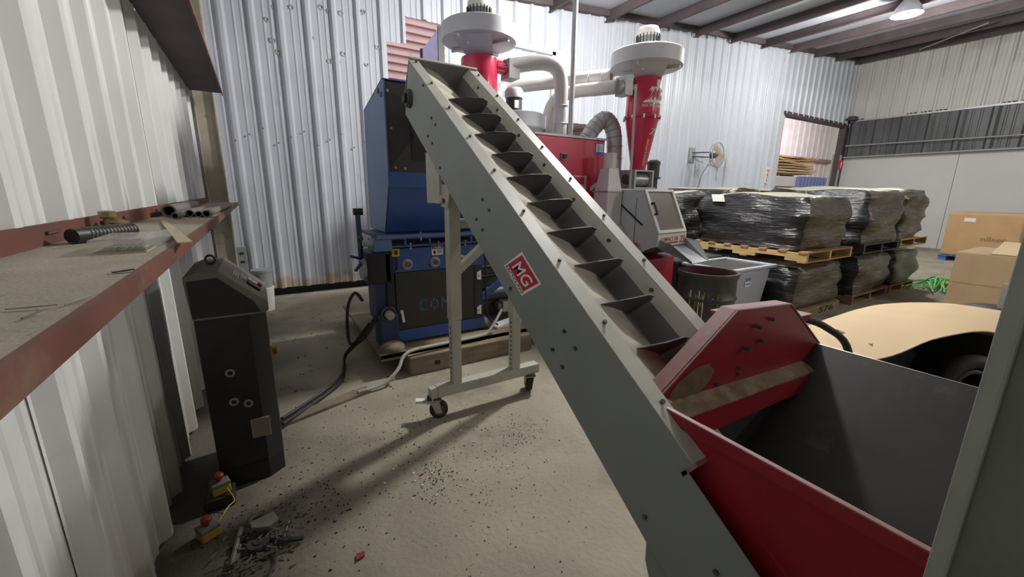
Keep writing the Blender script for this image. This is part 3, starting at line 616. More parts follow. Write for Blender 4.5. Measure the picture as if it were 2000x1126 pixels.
B(.80, .98, 3.56, 3.74, .23, .52).build('foot_leg', 'blue_dark', sh, bevel=.02); MB().cyl((.89, 3.56, .53), (.89, 3.50, .53), .038, n=16).build('shaft_boss', 'motor_grey', sh, True); MB().torus((.89, 3.56, .53), (0, 1, 0), .06, .012, 18, 6).build('boss_ring', 'motor_dark', sh, True)
MB().lathe((.90, 3.53, .2), [(.105, 0), (.11, .02), (.10, .05), (.06, .075), (.03, .08)], 24).build('levelling_foot', 'timber', sh, True)
B(.80, 1.0, 3.43, 3.62, .2, .206).build('foot_plate', 'pipe_dusty', sh)
MB().lathe((1.92, 3.72, .2), [(.11, 0), (.11, .02), (.09, .05), (.05, .1), (.02, .12)], 20).build('levelling_foot', 'black', sh, True)
MB().bar((1.88, 3.70, .52), (2.32, 3.70, .80), .07, .02, (0, 1, 0)).build('brace', 'blue', sh)
MB().tube(spline([(1.885, 3.64, 1.12), (1.90, 3.63, .9), (1.905, 3.63, .55), (1.93, 3.62, .33), (2.02, 3.58, .24)]), .009, 6).build('cable', 'rubber_black', sh, True)
hy = thing('hydraulic_unit', (2.3, 4.1, .2), 'dark hydraulic unit with pipes behind the blue shredder brace', 'machine')
B(1.98, 2.58, 3.95, 4.35, .2, .95).build('tank', 'motor_dark', hy, bevel=.01); MB().cyl((2.0, 3.85, .52), (2.6, 3.85, .52), .07, n=16).build('pump_body', 'motor_dark', hy, True); MB().cyl((2.15, 3.85, .36), (2.55, 3.85, .36), .05, n=16).build('ram_body', 'pipe_dusty', hy, True); B(2.2, 2.4, 3.78, 3.9, .30, .42).build('valve_block', 'leg_beige', hy, bevel=.005)
for z in (.7, .8): MB().cyl((1.98, 3.93, z), (2.6, 3.93, z), .018, n=8).build('pipe', 'black', hy, True)
o = MB().hexa([(2.0, 3.56, .202), (2.34, 3.62, .202), (2.30, 3.74, .202), (1.98, 3.68, .202), (2.0, 3.56, .222), (2.34, 3.62, .26), (2.30, 3.74, .25), (1.98, 3.68, .225)]).build('crumpled_sheet', 'white_paint'); tag(o, 'crumpled white plastic scrap lying on the skid', 'scrap')
# hoses and conduit
for k, (dy, dz) in enumerate(((0, 0), (.05, .015))):
    o = MB().tube(spline([(.80, 3.62+dy, .50), (.70, 3.65+dy, .33), (.62, 3.80+dy, .20), (.55, 3.95, .05+dz), (.50, 3.70+dy, .025+dz), (.42, 3.45+dy, .022+dz), (.15, 3.15+dy, .022+dz), (-.02, 2.94+dy, .05+dz)]), .012, 8).build('power_cable', 'rubber_black', None, True)
    tag(o, ['thick black cable running from the shredder to the black cabinet, front one', 'thick black cable running from the shredder to the black cabinet, rear one'][k], 'cable')
o = MB().tube(spline([(.72, 3.80, .62), (.66, 3.80, .70), (.60, 3.84, .58), (.58, 3.86, .35), (.60, 3.80, .22), (.75, 3.72, .42)]), .014, 8).build('loop_cable', 'rubber_black', None, True); tag(o, 'black cable hanging in a loop at the left of the shredder', 'cable')
o = MB().tube(spline([(.52, 3.20, .03), (.72, 3.22, .04), (.86, 3.26, .12), (.98, 3.35, .222), (1.3, 3.40, .222), (1.72, 3.42, .222), (1.85, 3.44, .26), (2.02, 3.50, .43)], 5), .015, 8).build('conduit', 'leg_beige', None, True); tag(o, 'pale bent conduit pipe running along the front of the skid', 'conduit')
o = MB().hexa([(-.02, 2.98, 0), (.62, 3.20, 0), (.60, 3.30, 0), (-.03, 3.10, 0), (-.02, 2.98, .022), (.62, 3.20, .022), (.60, 3.30, .022), (-.03, 3.10, .022)]).build('floor_board', 'timber'); tag(o, 'flat dusty board on the floor beside the black cabinet', 'board')

# ------------------------------------------------------------------ blowers, cyclones, ducts
def blower(parent, x, y, z, neck, r=.41, h=.17, mh=.30, mr=.125, neckr=.11):
    bd = MB().lathe((x, y, z), [(r-.03, 0), (r, .01), (r, h-.01), (r-.012, h), (r-.02, h-.012), (.02, h-.02)], 40).build('fan_casing', 'blower_grey', parent, True, ang=30)
    MB().lathe((x, y, z-neck), [(neckr, 0), (neckr, neck)], 24, False).build('inlet_neck', 'galv', parent, True)
    for k in range(4):
        a = k*math.pi/2+.5; MB().bar((x+.12*math.cos(a), y+.12*math.sin(a), z-.015), (x+(r-.03)*math.cos(a), y+(r-.03)*math.sin(a), z-.015), .03, .03).build('stiffener', 'blower_grey', bd)
    MB().prism([(x-r+.02, y-.12, z-.005), (x-.05, y-r+.04, z-.005), (x+.12, y-.12, z-.16), (x-.12, y+.02, z-.16)], (0, 0, .012)).build('outlet_shroud', 'blower_grey', bd)
    mo = MB().lathe((x, y, z+h-.02), [(mr*.95, 0), (mr*.95, mh*.62)], 24).build('motor_body', 'motor_grey', parent, True)
    for k in range(20):
        a = 2*math.pi*k/20; MB().bar((x+mr*.9*math.cos(a), y+mr*.9*math.sin(a), z+h), (x+mr*.9*math.cos(a), y+mr*.9*math.sin(a), z+h+mh*.6), .008, .05, (math.cos(a), math.sin(a), 0)).build('cooling_fin', 'motor_dark', mo)
    MB().lathe((x, y, z+h-.02+mh*.6), [(mr, 0), (mr, mh*.22), (mr*.85, mh*.34), (mr*.2, mh*.38)], 24).build('fan_cowl', 'white_paint', mo, True)
    for k in range(3): MB().cyl((x-.2+k*.035, y-.12, z-.05), (x-.2+k*.035, y-.15, z-.05), .016, n=8).build('fitting', 'white_paint', bd)
c1 = thing('dust_cyclone', (2.29, 4.5, .2), 'red cyclone with a grey fan on top rising behind the conveyor head', 'cyclone', 'red cyclones')
MB().lathe((2.29, 4.5, 0), [(.02, 2.05), (.10, 2.06), (.20, 2.68), (.205, 3.02), (.20, 3.04), (.02, 3.04)], 32).build('body', 'cyclone_red', c1, True)
blower(c1, 2.29, 4.5, 3.19, .16)
MB().lathe((2.29, 4.5, 0), [(.07, .2), (.07, 2.07)], 12).build('stand_pipe', 'galv', c1, True)
MB().cyl((2.44, 4.42, 2.97), (2.58, 4.42, 2.97), .07, n=16).build('inlet', 'cyclone_red', c1, True)
CX, CY = 4.07, 3.70
c2 = thing('dust_cyclone', (CX, CY, 1.88), 'red cyclone with slanted white logo standing on the granulator', 'cyclone', 'red cyclones')
MB().lathe((CX, CY, 0), [(.02, 1.878), (.085, 1.88), (.197, 2.47), (.20, 2.49), (.198, 2.88), (.19, 2.9), (.02, 2.9)], 40).build('body', 'cyclone_red', c2, True)
fl_ = MB().torus((CX, CY, 2.475), (0, 0, 1), .203, .012, 32, 6).build('flange_ring', 'sign_red', c2, True)
for k in range(10):
    a = 2*math.pi*k/10+.2; MB().cyl((CX+.215*math.cos(a), CY+.215*math.sin(a), 2.455), (CX+.215*math.cos(a), CY+.215*math.sin(a), 2.497), .012, n=6).build('flange_bolt', 'steel', fl_)
blower(c2, CX, CY, 3.02, .14)
MB().cyl((CX-.19, CY+.03, 2.79), (CX-.40, CY+.03, 2.79), .072, n=16).build('inlet', 'galv', c2, True)
B(CX-.36, CX-.24, CY-.05, CY+.11, 2.70, 2.90).build('slide_gate', 'galv', c2)
# curved lettering on the cyclone
def wrap(body, size, a0, z0, m, parent, rfun, width, slant=0, name='lettering', vertical=False):
    o = text(body, size, (0, 0, 0), (1, 0, 0), (0, 1, 0), m, parent, name, width); off = wloc(parent)
    for v in o.data.vertices:
        p = v.co + off; u, h = (p.x, p.y) if not vertical else (-p.y, p.x)
        z = z0+h; r = rfun(z)+.002+p.z; a = a0+(u+slant*h)/rfun(z)
        v.co = V((CX+r*math.cos(a), CY+r*math.sin(a), z))-off
    return o
rc = lambda z: .1995
rcone = lambda z: .085+.112*max(0, min(1, (z-1.88)/.59))
AV = math.atan2(-CY, -CX)     # direction from the cyclone towards the viewer
def patchcyl(a0, a1, z0, z1, m, name, sl=0):
    b_ = MB(); n_ = 10
    for k in range(n_+1):
        a = a0+(a1-a0)*k/n_
        b_.v.append(V((CX+.2015*math.cos(a), CY+.2015*math.sin(a), z0))); a2 = a+sl*(1-k/n_); b_.v.append(V((CX+.2015*math.cos(a2), CY+.2015*math.sin(a2), z1)))
    for k in range(n_): b_.f.append((2*k, 2*k+2, 2*k+3, 2*k+1)); b_.mi.append(0)
    return b_.build(name, m, c2, True)
lg = patchcyl(AV-.0, AV+1.35, 2.62, 2.79, 'sign_white', 'logo_field', .4)
patchcyl(AV+.75, AV+1.0, 2.79, 2.87, 'sign_white', 'logo_stripe')
wrap('MG', .17, AV+.50, 2.655, 'ink_red', lg, lambda z: .2025, .17, .2)
wrap('RECYCLING', .045, AV-.05, 2.575, 'sign_white', c2, lambda z: .2005, .24, .2)
wrap('ZI', .10, AV+.65, 2.28, 'sign_white', c2, rcone, .10, .2)
wrap('GRANULATORS', .035, AV+.72, 1.93, 'sign_white', c2, rcone, .30, vertical=True)
# rotary feeder under the cyclone
rf = thing('rotary_feeder', (CX, CY, 1.66), 'steel rotary feeder with a dark motor under the lettered cyclone', 'feeder')
B(CX-.20, CX+.18, CY-.14, CY+.16, 1.655, 1.675).build('base_flange', 'galv', rf); B(CX-.18, CX+.16, CY-.12, CY+.14, 1.86, 1.877).build('top_flange', 'galv', rf)
B(CX-.18, CX-.15, CY-.12, CY+.14, 1.675, 1.86).build('end_plate', 'galv', rf); B(CX+.13, CX+.16, CY-.12, CY+.14, 1.675, 1.86).build('end_plate', 'galv', rf); MB().cyl((CX-.15, CY, 1.767), (CX+.13, CY, 1.767), .09, n=24).build('rotor_casing', 'steel', rf, True)
MB().cyl((CX-.18, CY-.02, 1.767), (CX-.23, CY-.02, 1.767), .06, n=16).build('bearing', 'motor_dark', rf, True)
mo = MB().lathe((CX+.30, CY+.02, 1.66), [(.065, 0), (.065, .12), (.10, .125), (.10, .145)], 20).build('gearbox', 'motor_dark', rf, True)
MB().lathe((CX+.30, CY+.02, 1.805), [(.078, 0), (.078, .15)], 20).build('motor', 'motor_dark', rf, True); MB().lathe((CX+.30, CY+.02, 1.955), [(.085, 0), (.085, .035), (.05, .06), (.01, .062)], 20).build('fan_cowl', 'motor_dark', rf, True)
B(CX+.16, CX+.25, CY-.03, CY+.07, 1.70, 1.78).build('coupling', 'motor_dark', rf)
f3 = thing('exhaust_fan', (2.86, 4.68, .2), 'low grey fan casing with upright motor beside the red cabinet top', 'fan')
MB().lathe((2.86, 4.68, 2.36), [(.38, 0), (.40, .01), (.40, .16), (.385, .17), (.02, .17)], 40).build('fan_casing', 'blower_grey', f3, True, ang=30)
MB().lathe((2.86, 4.68, 2.53), [(.10, 0), (.10, .2)], 24).build('motor', 'motor_dark', f3, True); MB().lathe((2.86, 4.68, 2.73), [(.115, 0), (.115, .08), (.09, .115), (.01, .12)], 24).build('fan_cowl', 'blower_grey', f3, True)
B(2.80, 2.86, 4.565, 4.58, 2.60, 2.69).build('rating_plate', 'steel', f3); MB().lathe((2.86, 4.68, 0), [(.09, .2), (.09, 2.36)], 16).build('stand_pipe', 'galv', f3, True)
# ducts
o = MB().tube(spline([(2.58, 4.42, 2.98), (2.9, 4.36, 3.06), (3.08, 4.30, 3.07), (3.2, 4.27, 3.02), (3.265, 4.265, 2.88), (3.27, 4.265, 2.6), (3.27, 4.265, 2.24)], 8), .082, 20).build('bent_duct', 'duct_grey', None, True); tag(o, 'grey duct bending down from the cyclone behind the conveyor head', 'duct')
B(2.58, 2.72, 4.33, 4.52, 2.86, 3.06).build('coupling_box', 'duct_grey', o)
for z in (2.62, 2.42): MB().torus((3.27, 4.265, z), (0, 0, 1), .083, .006, 24, 5).build('duct_seam', 'galv', o, True)
o = MB().tube(spline([(2.90, 5.2, 2.60), (2.88, 5.2, 2.78), (2.94, 5.2, 2.91), (3.08, 5.17, 2.98), (3.35, 5.0, 3.02), (3.61, 4.75, 3.04), (3.93, 4.1, 3.01)], 8), .088, 20).build('long_duct', 'duct_grey', None, True); tag(o, 'long pale duct sloping across to the fan of the lettered cyclone', 'duct')
for t_ in (.3, .6, .85): 
    p = V((3.61, 4.75, 3.04)).lerp(V((3.93, 4.1, 3.01)), t_)
    MB().torus(p, (V((3.93, 4.1, 3.01))-V((3.61, 4.75, 3.04))), .088, .006, 20, 5).build('duct_seam', 'galv', o, True)
o = MB().tube(spline([(3.34, 4.62, 2.30), (3.335, 4.61, 2.5), (3.37, 4.59, 2.67), (3.45, 4.52, 2.79), (3.56, 4.36, 2.838), (3.65, 4.05, 2.82), (3.68, 3.735, 2.79)], 8), .078, 20).build('curved_duct', 'duct_grey', None, True); tag(o, 'grey duct curving up from behind the red cabinet into the lettered cyclone', 'duct')
o = MB().tube([(3.32, 4.12, 2.24), (3.32, 4.12, ceil_z(3.3)-.02)], .031, 14).build('vertical_conduit', 'galv', None, True); tag(o, 'tall vertical conduit pipe from the red cabinet to the roof', 'pipe')
o = MB().tube(spline([(3.56, 4.1, 2.24), (3.66, 4.06, 2.40), (3.76, 4.0, 2.48), (3.85, 3.95, 2.36), (3.88, 3.93, 2.1), (3.88, 3.93, 1.70)], 8), .095, 18).build('flexible_hose', 'galv', None, True); tag(o, 'ribbed grey flexible hose arching beside the lettered cyclone', 'hose')
hs_ = spline([(3.56, 4.1, 2.24), (3.66, 4.06, 2.40), (3.76, 4.0, 2.48), (3.85, 3.95, 2.36), (3.88, 3.93, 2.1), (3.88, 3.93, 1.70)], 5)
for i in range(1, len(hs_)-1, 2): MB().torus(hs_[i], hs_[i+1]-hs_[i-1], .096, .006, 18, 5).build('hose_ring', 'motor_grey', o, True)
o = MB().tube([(3.74, 3.52, 2.78), (3.78, 3.54, 1.65)], .014, 8).build('support_rod', 'galv', None, True); tag(o, 'thin grey rod hanging at the left of the lettered cyclone', 'rod')

# ------------------------------------------------------------------ red electrical cabinet
ec = thing('electrical_cabinet', (3.16, 4.1, 0), 'tall red electrical cabinet with a rotary switch and stickers', 'cabinet')
B(2.65, 3.68, 3.9, 4.3, .1, 2.215).build('body', 'red_paint', ec, bevel=.004); B(2.64, 3.69, 3.88, 4.32, 2.215, 2.24).build('top_cap', 'galv', ec); B(2.65, 3.68, 3.92, 4.3, 0, .1).build('plinth', 'black', ec)
dd = B(2.67, 3.66, 3.88, 3.9, .15, 2.205).build('door', 'red_paint', ec, bevel=.004)
sw = B(3.0, 3.075, 3.862, 3.88, 1.965, 2.04).build('switch_plate', 'motor_grey', dd); B(3.015, 3.06, 3.84, 3.862, 1.98, 2.025).build('switch_knob', 'black', sw)
st = B(3.51, 3.655, 3.876, 3.88, 2.05, 2.185).build('sticker', 'sticker_blue', dd); B(3.525, 3.64, 3.873, 3.876, 2.08, 2.17).build('sticker_field', 'sign_white', st)
for k in range(3): B(3.54, 3.63, 3.871, 3.873, 2.10+k*.022, 2.106+k*.022).build('text_line', 'sticker_blue', st)
pp = B(3.15, 3.40, 3.876, 3.88, 1.55, 1.80).build('notice_sheet', 'pink_paper', dd); B(3.19, 3.36, 3.874, 3.876, 1.70, 1.78).build('faded_print', 'sign_red', pp)
MB().hexa([(3.47, 3.876, 1.62), (3.59, 3.876, 1.69), (3.59, 3.88, 1.69), (3.47, 3.88, 1.62), (3.46, 3.876, 1.67), (3.585, 3.876, 1.74), (3.585, 3.88, 1.74), (3.46, 3.88, 1.67)]).build('tape_strip', 'sign_white', dd)

# ------------------------------------------------------------------ granulator
GA = math.radians(8); GO = V((3.75, 3.05, 0)); GW = .60
def G(a, d, z): return V((GO.x+math.cos(GA)*a-math.sin(GA)*d, GO.y+math.sin(GA)*a+math.cos(GA)*d, z))
def gbox(a0, a1, d0, d1, z0, z1, b_=None):
    b_ = b_ or MB(); return b_.hexa([G(a0,d0,z0), G(a1,d0,z0), G(a1,d1,z0), G(a0,d1,z0), G(a0,d0,z1), G(a1,d0,z1), G(a1,d1,z1), G(a0,d1,z1)])
gr = thing('granulator', G(.3, .5, 0), 'granulator with a sloping smoked window, grey side and red base', 'granulator')
GP = [(0, 1.02), (0, 1.164), (.222, 1.643), (.95, 1.643), (.95, .55), (.36, .55), (.36, .85), (.08, 1.0)]
MB().prism([G(0, d, z) for d, z in GP], G(.012, 0, 0)-G(0, 0, 0)).build('side_plate', 'gran_grey', gr); MB().prism([G(GW-.012, d, z) for d, z in GP], G(.012, 0, 0)-G(0, 0, 0)).build('side_plate', 'gran_grey', gr)
gbox(.012, GW-.012, .224, .95, 1.62, 1.643).build('top_plate', 'gran_grey', gr); gbox(.012, GW-.012, .93, .95, .55, 1.62).build('rear_plate', 'conv_grey', gr)
gbox(0, GW, .30, .31, .9, 1.55).build('cutting_chamber', 'motor_dark', gr)
gl = gbox(-.004, GW+.004, -.012, .0, 1.02, 1.158).build('front_lip', 'sign_white', gr, bevel=.003)
e0, e1 = G(0, 0, 1.164), G(0, .222, 1.643); ev = (e1-e0); au = (G(1, 0, 0)-G(0, 0, 0)); wn = au.cross(ev).normalized()
def wq(a0, a1, t0, t1, o0, o1): return MB().hexa([e0+au*a+ev*t+wn*q for q in (o0, o1) for a, t in ((a0, t0), (a1, t0), (a1, t1), (a0, t1))])
wd = wq(.03, GW-.03, .05, .97, -.004, .004).build('window_pane', 'smoked_window', gr)
for a0, a1, t0, t1 in ((0, .045, 0, 1), (GW-.045, GW, 0, 1), (.045, GW-.045, 0, .07), (.045, GW-.045, .95, 1)): wq(a0, a1, t0, t1, -.01, .014).build('window_frame', 'white_paint', wd)
hd = wq(.03, .05, .42, .66, .04, .055).build('handle', 'black', wd); wq(.025, .05, .40, .44, .01, .05).build('handle_post', 'black', hd); wq(.025, .05, .64, .68, .01, .05).build('handle_post', 'black', hd)
MB().bar(G(-.006, .62, 1.55), G(-.006, .20, 1.25), .012, .025, (1, 0, 0)).build('gas_strut', 'black', gr)
text('COMPACT 350', .062, G(.05, -.0135, 1.075), au, (0, 0, 1), 'ink_red', gl, width=.36); gbox(.05, .42, -.0138, -.012, 1.045, 1.062).build('red_underline', 'ink_red', gl)
text('ZI', .11, G(.44, -.0145, 1.045), au, (0, 0, 1), 'ink_red', gl, width=.12, shear=.2)
ch = MB().hexa([G(.03, -.0, 1.0), G(GW-.03, 0, 1.0), G(GW-.08, -.34, .855), G(.16, -.34, .855), G(.03, 0, 1.008), G(GW-.03, 0, 1.008), G(GW-.08, -.34, .863), G(.16, -.34, .863)]).build('discharge_chute', 'galv', gr)
for a0, a1 in ((.03, .16), (GW-.03, GW-.08)):
    MB().prism([G(a0, 0, 1.0), G(a1, -.34, .855), G(a1+(.0 if a0 < .1 else .02), -.34, .88), G(a0+(-.03 if a0 < .1 else .03), -.16, 1.07), G(a0, 0, 1.10)], (.004, 0, 0)).build('chute_side', 'conv_grey', ch)
gbox(.06, GW-.02, .10, .88, .06, .86).build('base', 'red_paint', gr, bevel=.006); gbox(.10, GW-.06, .14, .84, 0, .06).build('plinth', 'black', gr)
for r in range(6):
    for c in range(3): gbox(.12+c*.11, .20+c*.11, .094, .10, .34+r*.038, .355+r*.038).build('louvre_slot', 'pink_paper', gr)
gbox(-.42, -.01, .45, .78, .90, 1.22).build('side_bin', 'wall_smooth', gr, bevel=.004); gbox(-.43, 0, .44, .79, 1.05, 1.062).build('bin_seam', 'galv', gr); gbox(-.40, -.03, .48, .77, 0, .90).build('bin_stand', 'motor_dark', gr)
MB().cyl(G(-.06, .25, .5), G(-.06, .25, 1.05), .03, n=12).build('red_post', 'red_paint', gr, True); MB().cyl(G(-.06, .25, 0), G(-.06, .25, .5), .03, n=12).build('red_post', 'red_paint', gr, True)
# flared duct left of it
td = thing('transition_duct', (3.55, 3.62, 1.22), 'pale flared sheet metal duct standing at the right edge of the red cabinet', 'duct')
def sq(cx, cy, z, w_): return [(cx-w_, cy-w_, z), (cx+w_, cy-w_, z), (cx+w_, cy+w_, z), (cx-w_, cy+w_, z)]
MB().hexa(sq(3.55, 3.66, 1.22, .115)+sq(3.55, 3.66, 1.62, .115)).build('square_duct', 'pale_metal', td, bevel=.003); MB().hexa(sq(3.55, 3.66, 1.62, .112)+sq(3.55, 3.66, 1.88, .07)).build('flare', 'pale_metal', td); MB().cyl((3.55, 3.66, 1.87), (3.55, 3.66, 2.05), .076, n=20).build('collar', 'pale_metal', td, True); MB().hexa(sq(3.55, 3.66, 1.61, .13)+sq(3.55, 3.66, 1.625, .13)).build('flange', 'steel', td)

# ------------------------------------------------------------------ drum, bins
DX, DY = 3.98, 2.55
dm = thing('steel_drum', (DX, DY, 0), 'open grey steel drum streaked with rust and yellow paint under the chute', 'drum')
rr = .285
pf = [(.02, .0), (rr-.005, 0), (rr+.006, .01), (rr, .03), (rr, .26), (rr+.014, .275), (rr+.014, .29), (rr, .305), (rr, .53), (rr+.014, .545), (rr+.014, .56), (rr, .575), (rr-.004, .74), (rr+.012, .775), (rr+.016, .79), (rr+.012, .81), (rr-.012, .812), (rr-.016, .77), (rr-.016, .05), (.02, .05)]
b_ = MB()
b_.lathe((DX, DY, 0), pf, 40)
for i in range(len(b_.f)):
    zc = sum((b_.v[k].z for k in b_.f[i]))/len(b_.f[i]); rc_ = max(math.hypot(b_.v[k].x-DX, b_.v[k].y-DY) for k in b_.f[i])
    if rc_ < rr-.008: b_.mi[i] = 1
b_.build('shell', ['drum_grey', 'drum_inside'], dm, True, ang=50)
MB().torus((DX, DY, .812), (0, 0, 1), rr+.004, .008, 40, 6).build('rim', 'drum_plain', dm, True)
rs = random.Random(11)
AVD = math.atan2(-DY, -DX)
for k in range(18):
    a = AVD-.2+rs.gauss(0, .24); z1 = .60+rs.random()*.07; ln = .02+rs.random()**2*.32
    p = [V((DX+(rr+.0015+.014*(.54 < z1-ln*t < .565))*math.cos(a+.01*t), DY+(rr+.0015)*math.sin(a+.01*t), z1-.02-ln*t)) for t in (0, 1)]
    MB().bar(p[0], p[1], .003+rs.random()*.007, .002, (math.cos(a), math.sin(a), 0)).build('paint_run', 'yellow' if k % 3 else 'sign_white', dm)
bn = thing('storage_bin', (5.4, 2.95, 0), 'grey plastic bin with a dark open rim and a white label, behind the drum', 'bin')
def frus(b_, x0, x1, y0, y1, z0, z1, t): return b_.hexa([(x0+t,y0+t,z0),(x1-t,y0+t,z0),(x1-t,y1-t,z0),(x0+t,y1-t,z0),(x0,y0,z1),(x1,y0,z1),(x1,y1,z1),(x0,y1,z1)])
frus(MB(), 4.72, 5.62, 2.72, 3.35, .18, .70, .05).build('tub', 'bin_grey', bn, bevel=.05, seg=4)
for bx in ((4.68, 5.66, 2.68, 2.74), (4.68, 5.66, 3.33, 3.39), (4.68, 4.74, 2.72, 3.36), (5.60, 5.66, 2.72, 3.36)): B(*bx, .69, .73).build('rim', 'bin_grey', bn, bevel=.012)
B(4.74, 5.6, 2.74, 3.33, .695, .705).build('shaded_inside', 'bin_dark', bn)  # dark plate painting in the shade inside the open bin
B(5.05, 5.17, 2.728, 2.733, .48, .60).build('label', 'sign_white', bn); B(5.055, 5.165, 2.726, 2.729, .55, .595).build('label_print', 'rack_blue', bn)
for k in range(3): B(5.065+k*.035, 5.085+k*.035, 2.726, 2.729, .505, .52).build('label_mark', 'ink_black', bn)
for x in (4.72, 5.1, 5.5): B(x, x+.12, 2.74, 3.32, 0, .16).build('skid_block', 'pallet_black', bn)
B(4.7, 5.64, 2.72, 3.34, .15, .185).build('skid_deck', 'pallet_black', bn)
b2 = thing('storage_bin', (5.3, 3.8, 0), 'black plastic bin with a worn wide rim behind the grey bin', 'bin')
frus(MB(), 4.65, 5.6, 3.46, 4.0, 0, .72, .06).build('tub', 'bin_dark', b2, bevel=.04, seg=3); B(4.6, 5.65, 3.42, 4.05, .70, .75).build('rim', 'bin_dark', b2, bevel=.02, seg=3); B(4.85, 4.95, 3.415, 3.42, .58, .68).build('label', 'sign_white', b2)

# ------------------------------------------------------------------ wrapped pallet loads
def pallet(name, x0, x1, y0, y1, z0, ms, label, grp='pallets of wrapped goods'):
    t = thing(name, ((x0+x1)/2, (y0+y1)/2, z0), label, 'pallet', grp); h = .14
    for k in range(3):
        xc = x0+.025+(x1-x0-.05)*k/2
        pl = [(0, 0), (0, h-.036), ((y1-y0), h-.036), ((y1-y0), 0)]
        L_ = y1-y0
        poly = [(0, .018), (0, h-.02), (L_, h-.02), (L_, .018), (.84*L_, .018), (.84*L_, .06), (.6*L_, .06), (.6*L_, .018), (.4*L_, .018), (.4*L_, .06), (.16*L_, .06), (.16*L_, .018)]
        # notched stringer as three blocks and a rail
        b_ = B(xc-.025, xc+.025, y0, y1, z0+.06, z0+h-.02)
        for a, c in ((0, .16), (.4, .6), (.84, 1)): b_.box(xc-.025, xc+.025, y0+a*L_, y0+c*L_, z0+.018, z0+.06)
        b_.build('stringer', ms[0], t)
    n = 7
    for k in range(n):
        yc = y0+.05+(y1-y0-.1)*k/(n-1); B(x0-.01, x1+.01, yc-.05, yc+.05, z0+h-.02, z0+h).build('deck_board', ms[1], t)
    for k in range(3):
        yc = y0+.05+(y1-y0-.1)*k/2; B(x0-.01, x1+.01, yc-.05, yc+.05, z0, z0+.018).build('bottom_board', ms[1], t)
    return t
def load(x0, x1, y0, y1, z0, z1, seed, label, front='film_brown', side='film_black', top='film_top', bulge=.05, grp='black wrapped loads on pallets', lean=0):
    nx, ny, nz = 14, 16, 14; b_ = MB(); idx = {}; rnd = random.Random(seed); oz = seed*7.31
    def P(i, j, k):
        if (i, j, k) in idx: return idx[i, j, k]
        u, v_, w_ = i/nx, j/ny, k/nz
        x = x0+(x1-x0)*u; y = y0+(y1-y0)*v_; z = z0+(z1-z0)*w_
        c = V(((x0+x1)/2, (y0+y1)/2, 0)); d = V((x, y, 0))-c
        q = .03*math.sin(math.pi*w_) + 1.3*bulge*noise.noise(V((x*1.6, y*1.6, z*5.0+oz))) + .35*bulge*noise.noise(V((x*2.2+z*2, y*2.2, z*16+oz)))
        rim = 1-.07*max(0, w_-.85)/.15 if k == nz or w_ > .85 else 1
        # soft corners
        sx, sy = 2*u-1, 2*v_-1; cr_ = max(0, abs(sx)+abs(sy)-1.75)*.16
        f_ = (1-cr_)*rim
        x = c.x+d.x*f_ + (d.x/abs(d.x) if abs(sx) > .999 else 0)*q + lean*w_
        y = c.y+d.y*f_ + (d.y/abs(d.y) if abs(sy) > .999 else 0)*q
        if k == nz: z += .05*noise.noise(V((x*1.6, y*1.6, oz)))+.02*noise.noise(V((x*5, y*1, oz))) - .03*max(abs(sx), abs(sy))**4
        b_.v.append(V((x, y, z))); idx[i, j, k] = len(b_.v)-1; return idx[i, j, k]
    def face(a, m_): b_.f.append(a); b_.mi.append(m_)
    for j in range(ny):
        for k in range(nz):
            for i in (0, nx): face((P(i,j,k), P(i,j+1,k), P(i,j+1,k+1), P(i,j,k+1)), 1)
    for i in range(nx):
        for k in range(nz):
            for j in (0, ny): face((P(i,j,k), P(i+1,j,k), P(i+1,j,k+1), P(i,j,k+1)), 0)
        for j in range(ny): face((P(i,j,nz), P(i+1,j,nz), P(i+1,j+1,nz), P(i,j+1,nz)), 2); face((P(i,j,0), P(i+1,j,0), P(i+1,j+1,0), P(i,j+1,0)), 1)
    o = b_.build('wrapped_load', [front, side, top], None, True, ang=75); return tag(o, label, 'wrapped load', grp)
# front row, left to right: two high
pa = pallet('wooden_pallet', 5.72, 7.02, 2.45, 3.95, 0, ('wood', 'wood'), 'floor pallet with hand painted digits on its front board')
B(5.72, 7.02, 2.425, 2.44, .0, .13).build('marked_board', 'wood', pa)
text('576', .12, (6.42, 2.4235, .025), (1, 0, 0), (0, 0, 1), 'ink_black', pa, width=.42)
load(5.76, 7.0, 2.47, 3.93, .14, .74, 1, 'lower black wrapped load on the pallet with painted digits')
pallet('wooden_pallet', 5.70, 6.98, 2.38, 3.95, .775, ('pallet_yellow', 'pallet_orange'), 'bright yellow pine pallet raised on the nearest lower load')
lo1 = load(5.74, 6.92, 2.46, 3.95, .92, 1.63, 2, 'upper wrapped load with a white paper sheet stuck to its black side', bulge=.06)
MB().hexa([(5.69, 3.52, 1.50), (5.69, 3.70, 1.50), (5.68, 3.70, 1.50), (5.68, 3.52, 1.50), (5.70, 3.56, 1.60), (5.70, 3.74, 1.60), (5.69, 3.74, 1.60), (5.69, 3.56, 1.60)]).build('paper_sheet', 'white_paint', lo1)
pallet('wooden_pallet', 7.45, 8.78, 2.42, 3.9, 0, ('brown_shed', 'wood'), 'low pallet with torn boards under the middle floor load')
load(7.48, 8.75, 2.44, 3.88, .14, .74, 3, 'lower wrapped load in the middle, brownish with dark left side')
pallet('wooden_pallet', 7.38, 8.70, 2.38, 3.9, .78, ('pallet_black', 'pallet_black'), 'black plastic pallet holding the middle upper load')
load(7.42, 8.68, 2.42, 3.9, .92, 1.72, 4, 'upper wrapped load in the middle with puckered film', bulge=.07)
pallet('wooden_pallet', 8.92, 10.0, 2.42, 3.8, 0, ('wood', 'wood'), 'rightmost floor pallet by the open floor')
load(8.92, 9.95, 2.42, 3.8, .14, .74, 5, 'lower greenish wrapped load at the right end of the row', front='film_olive')
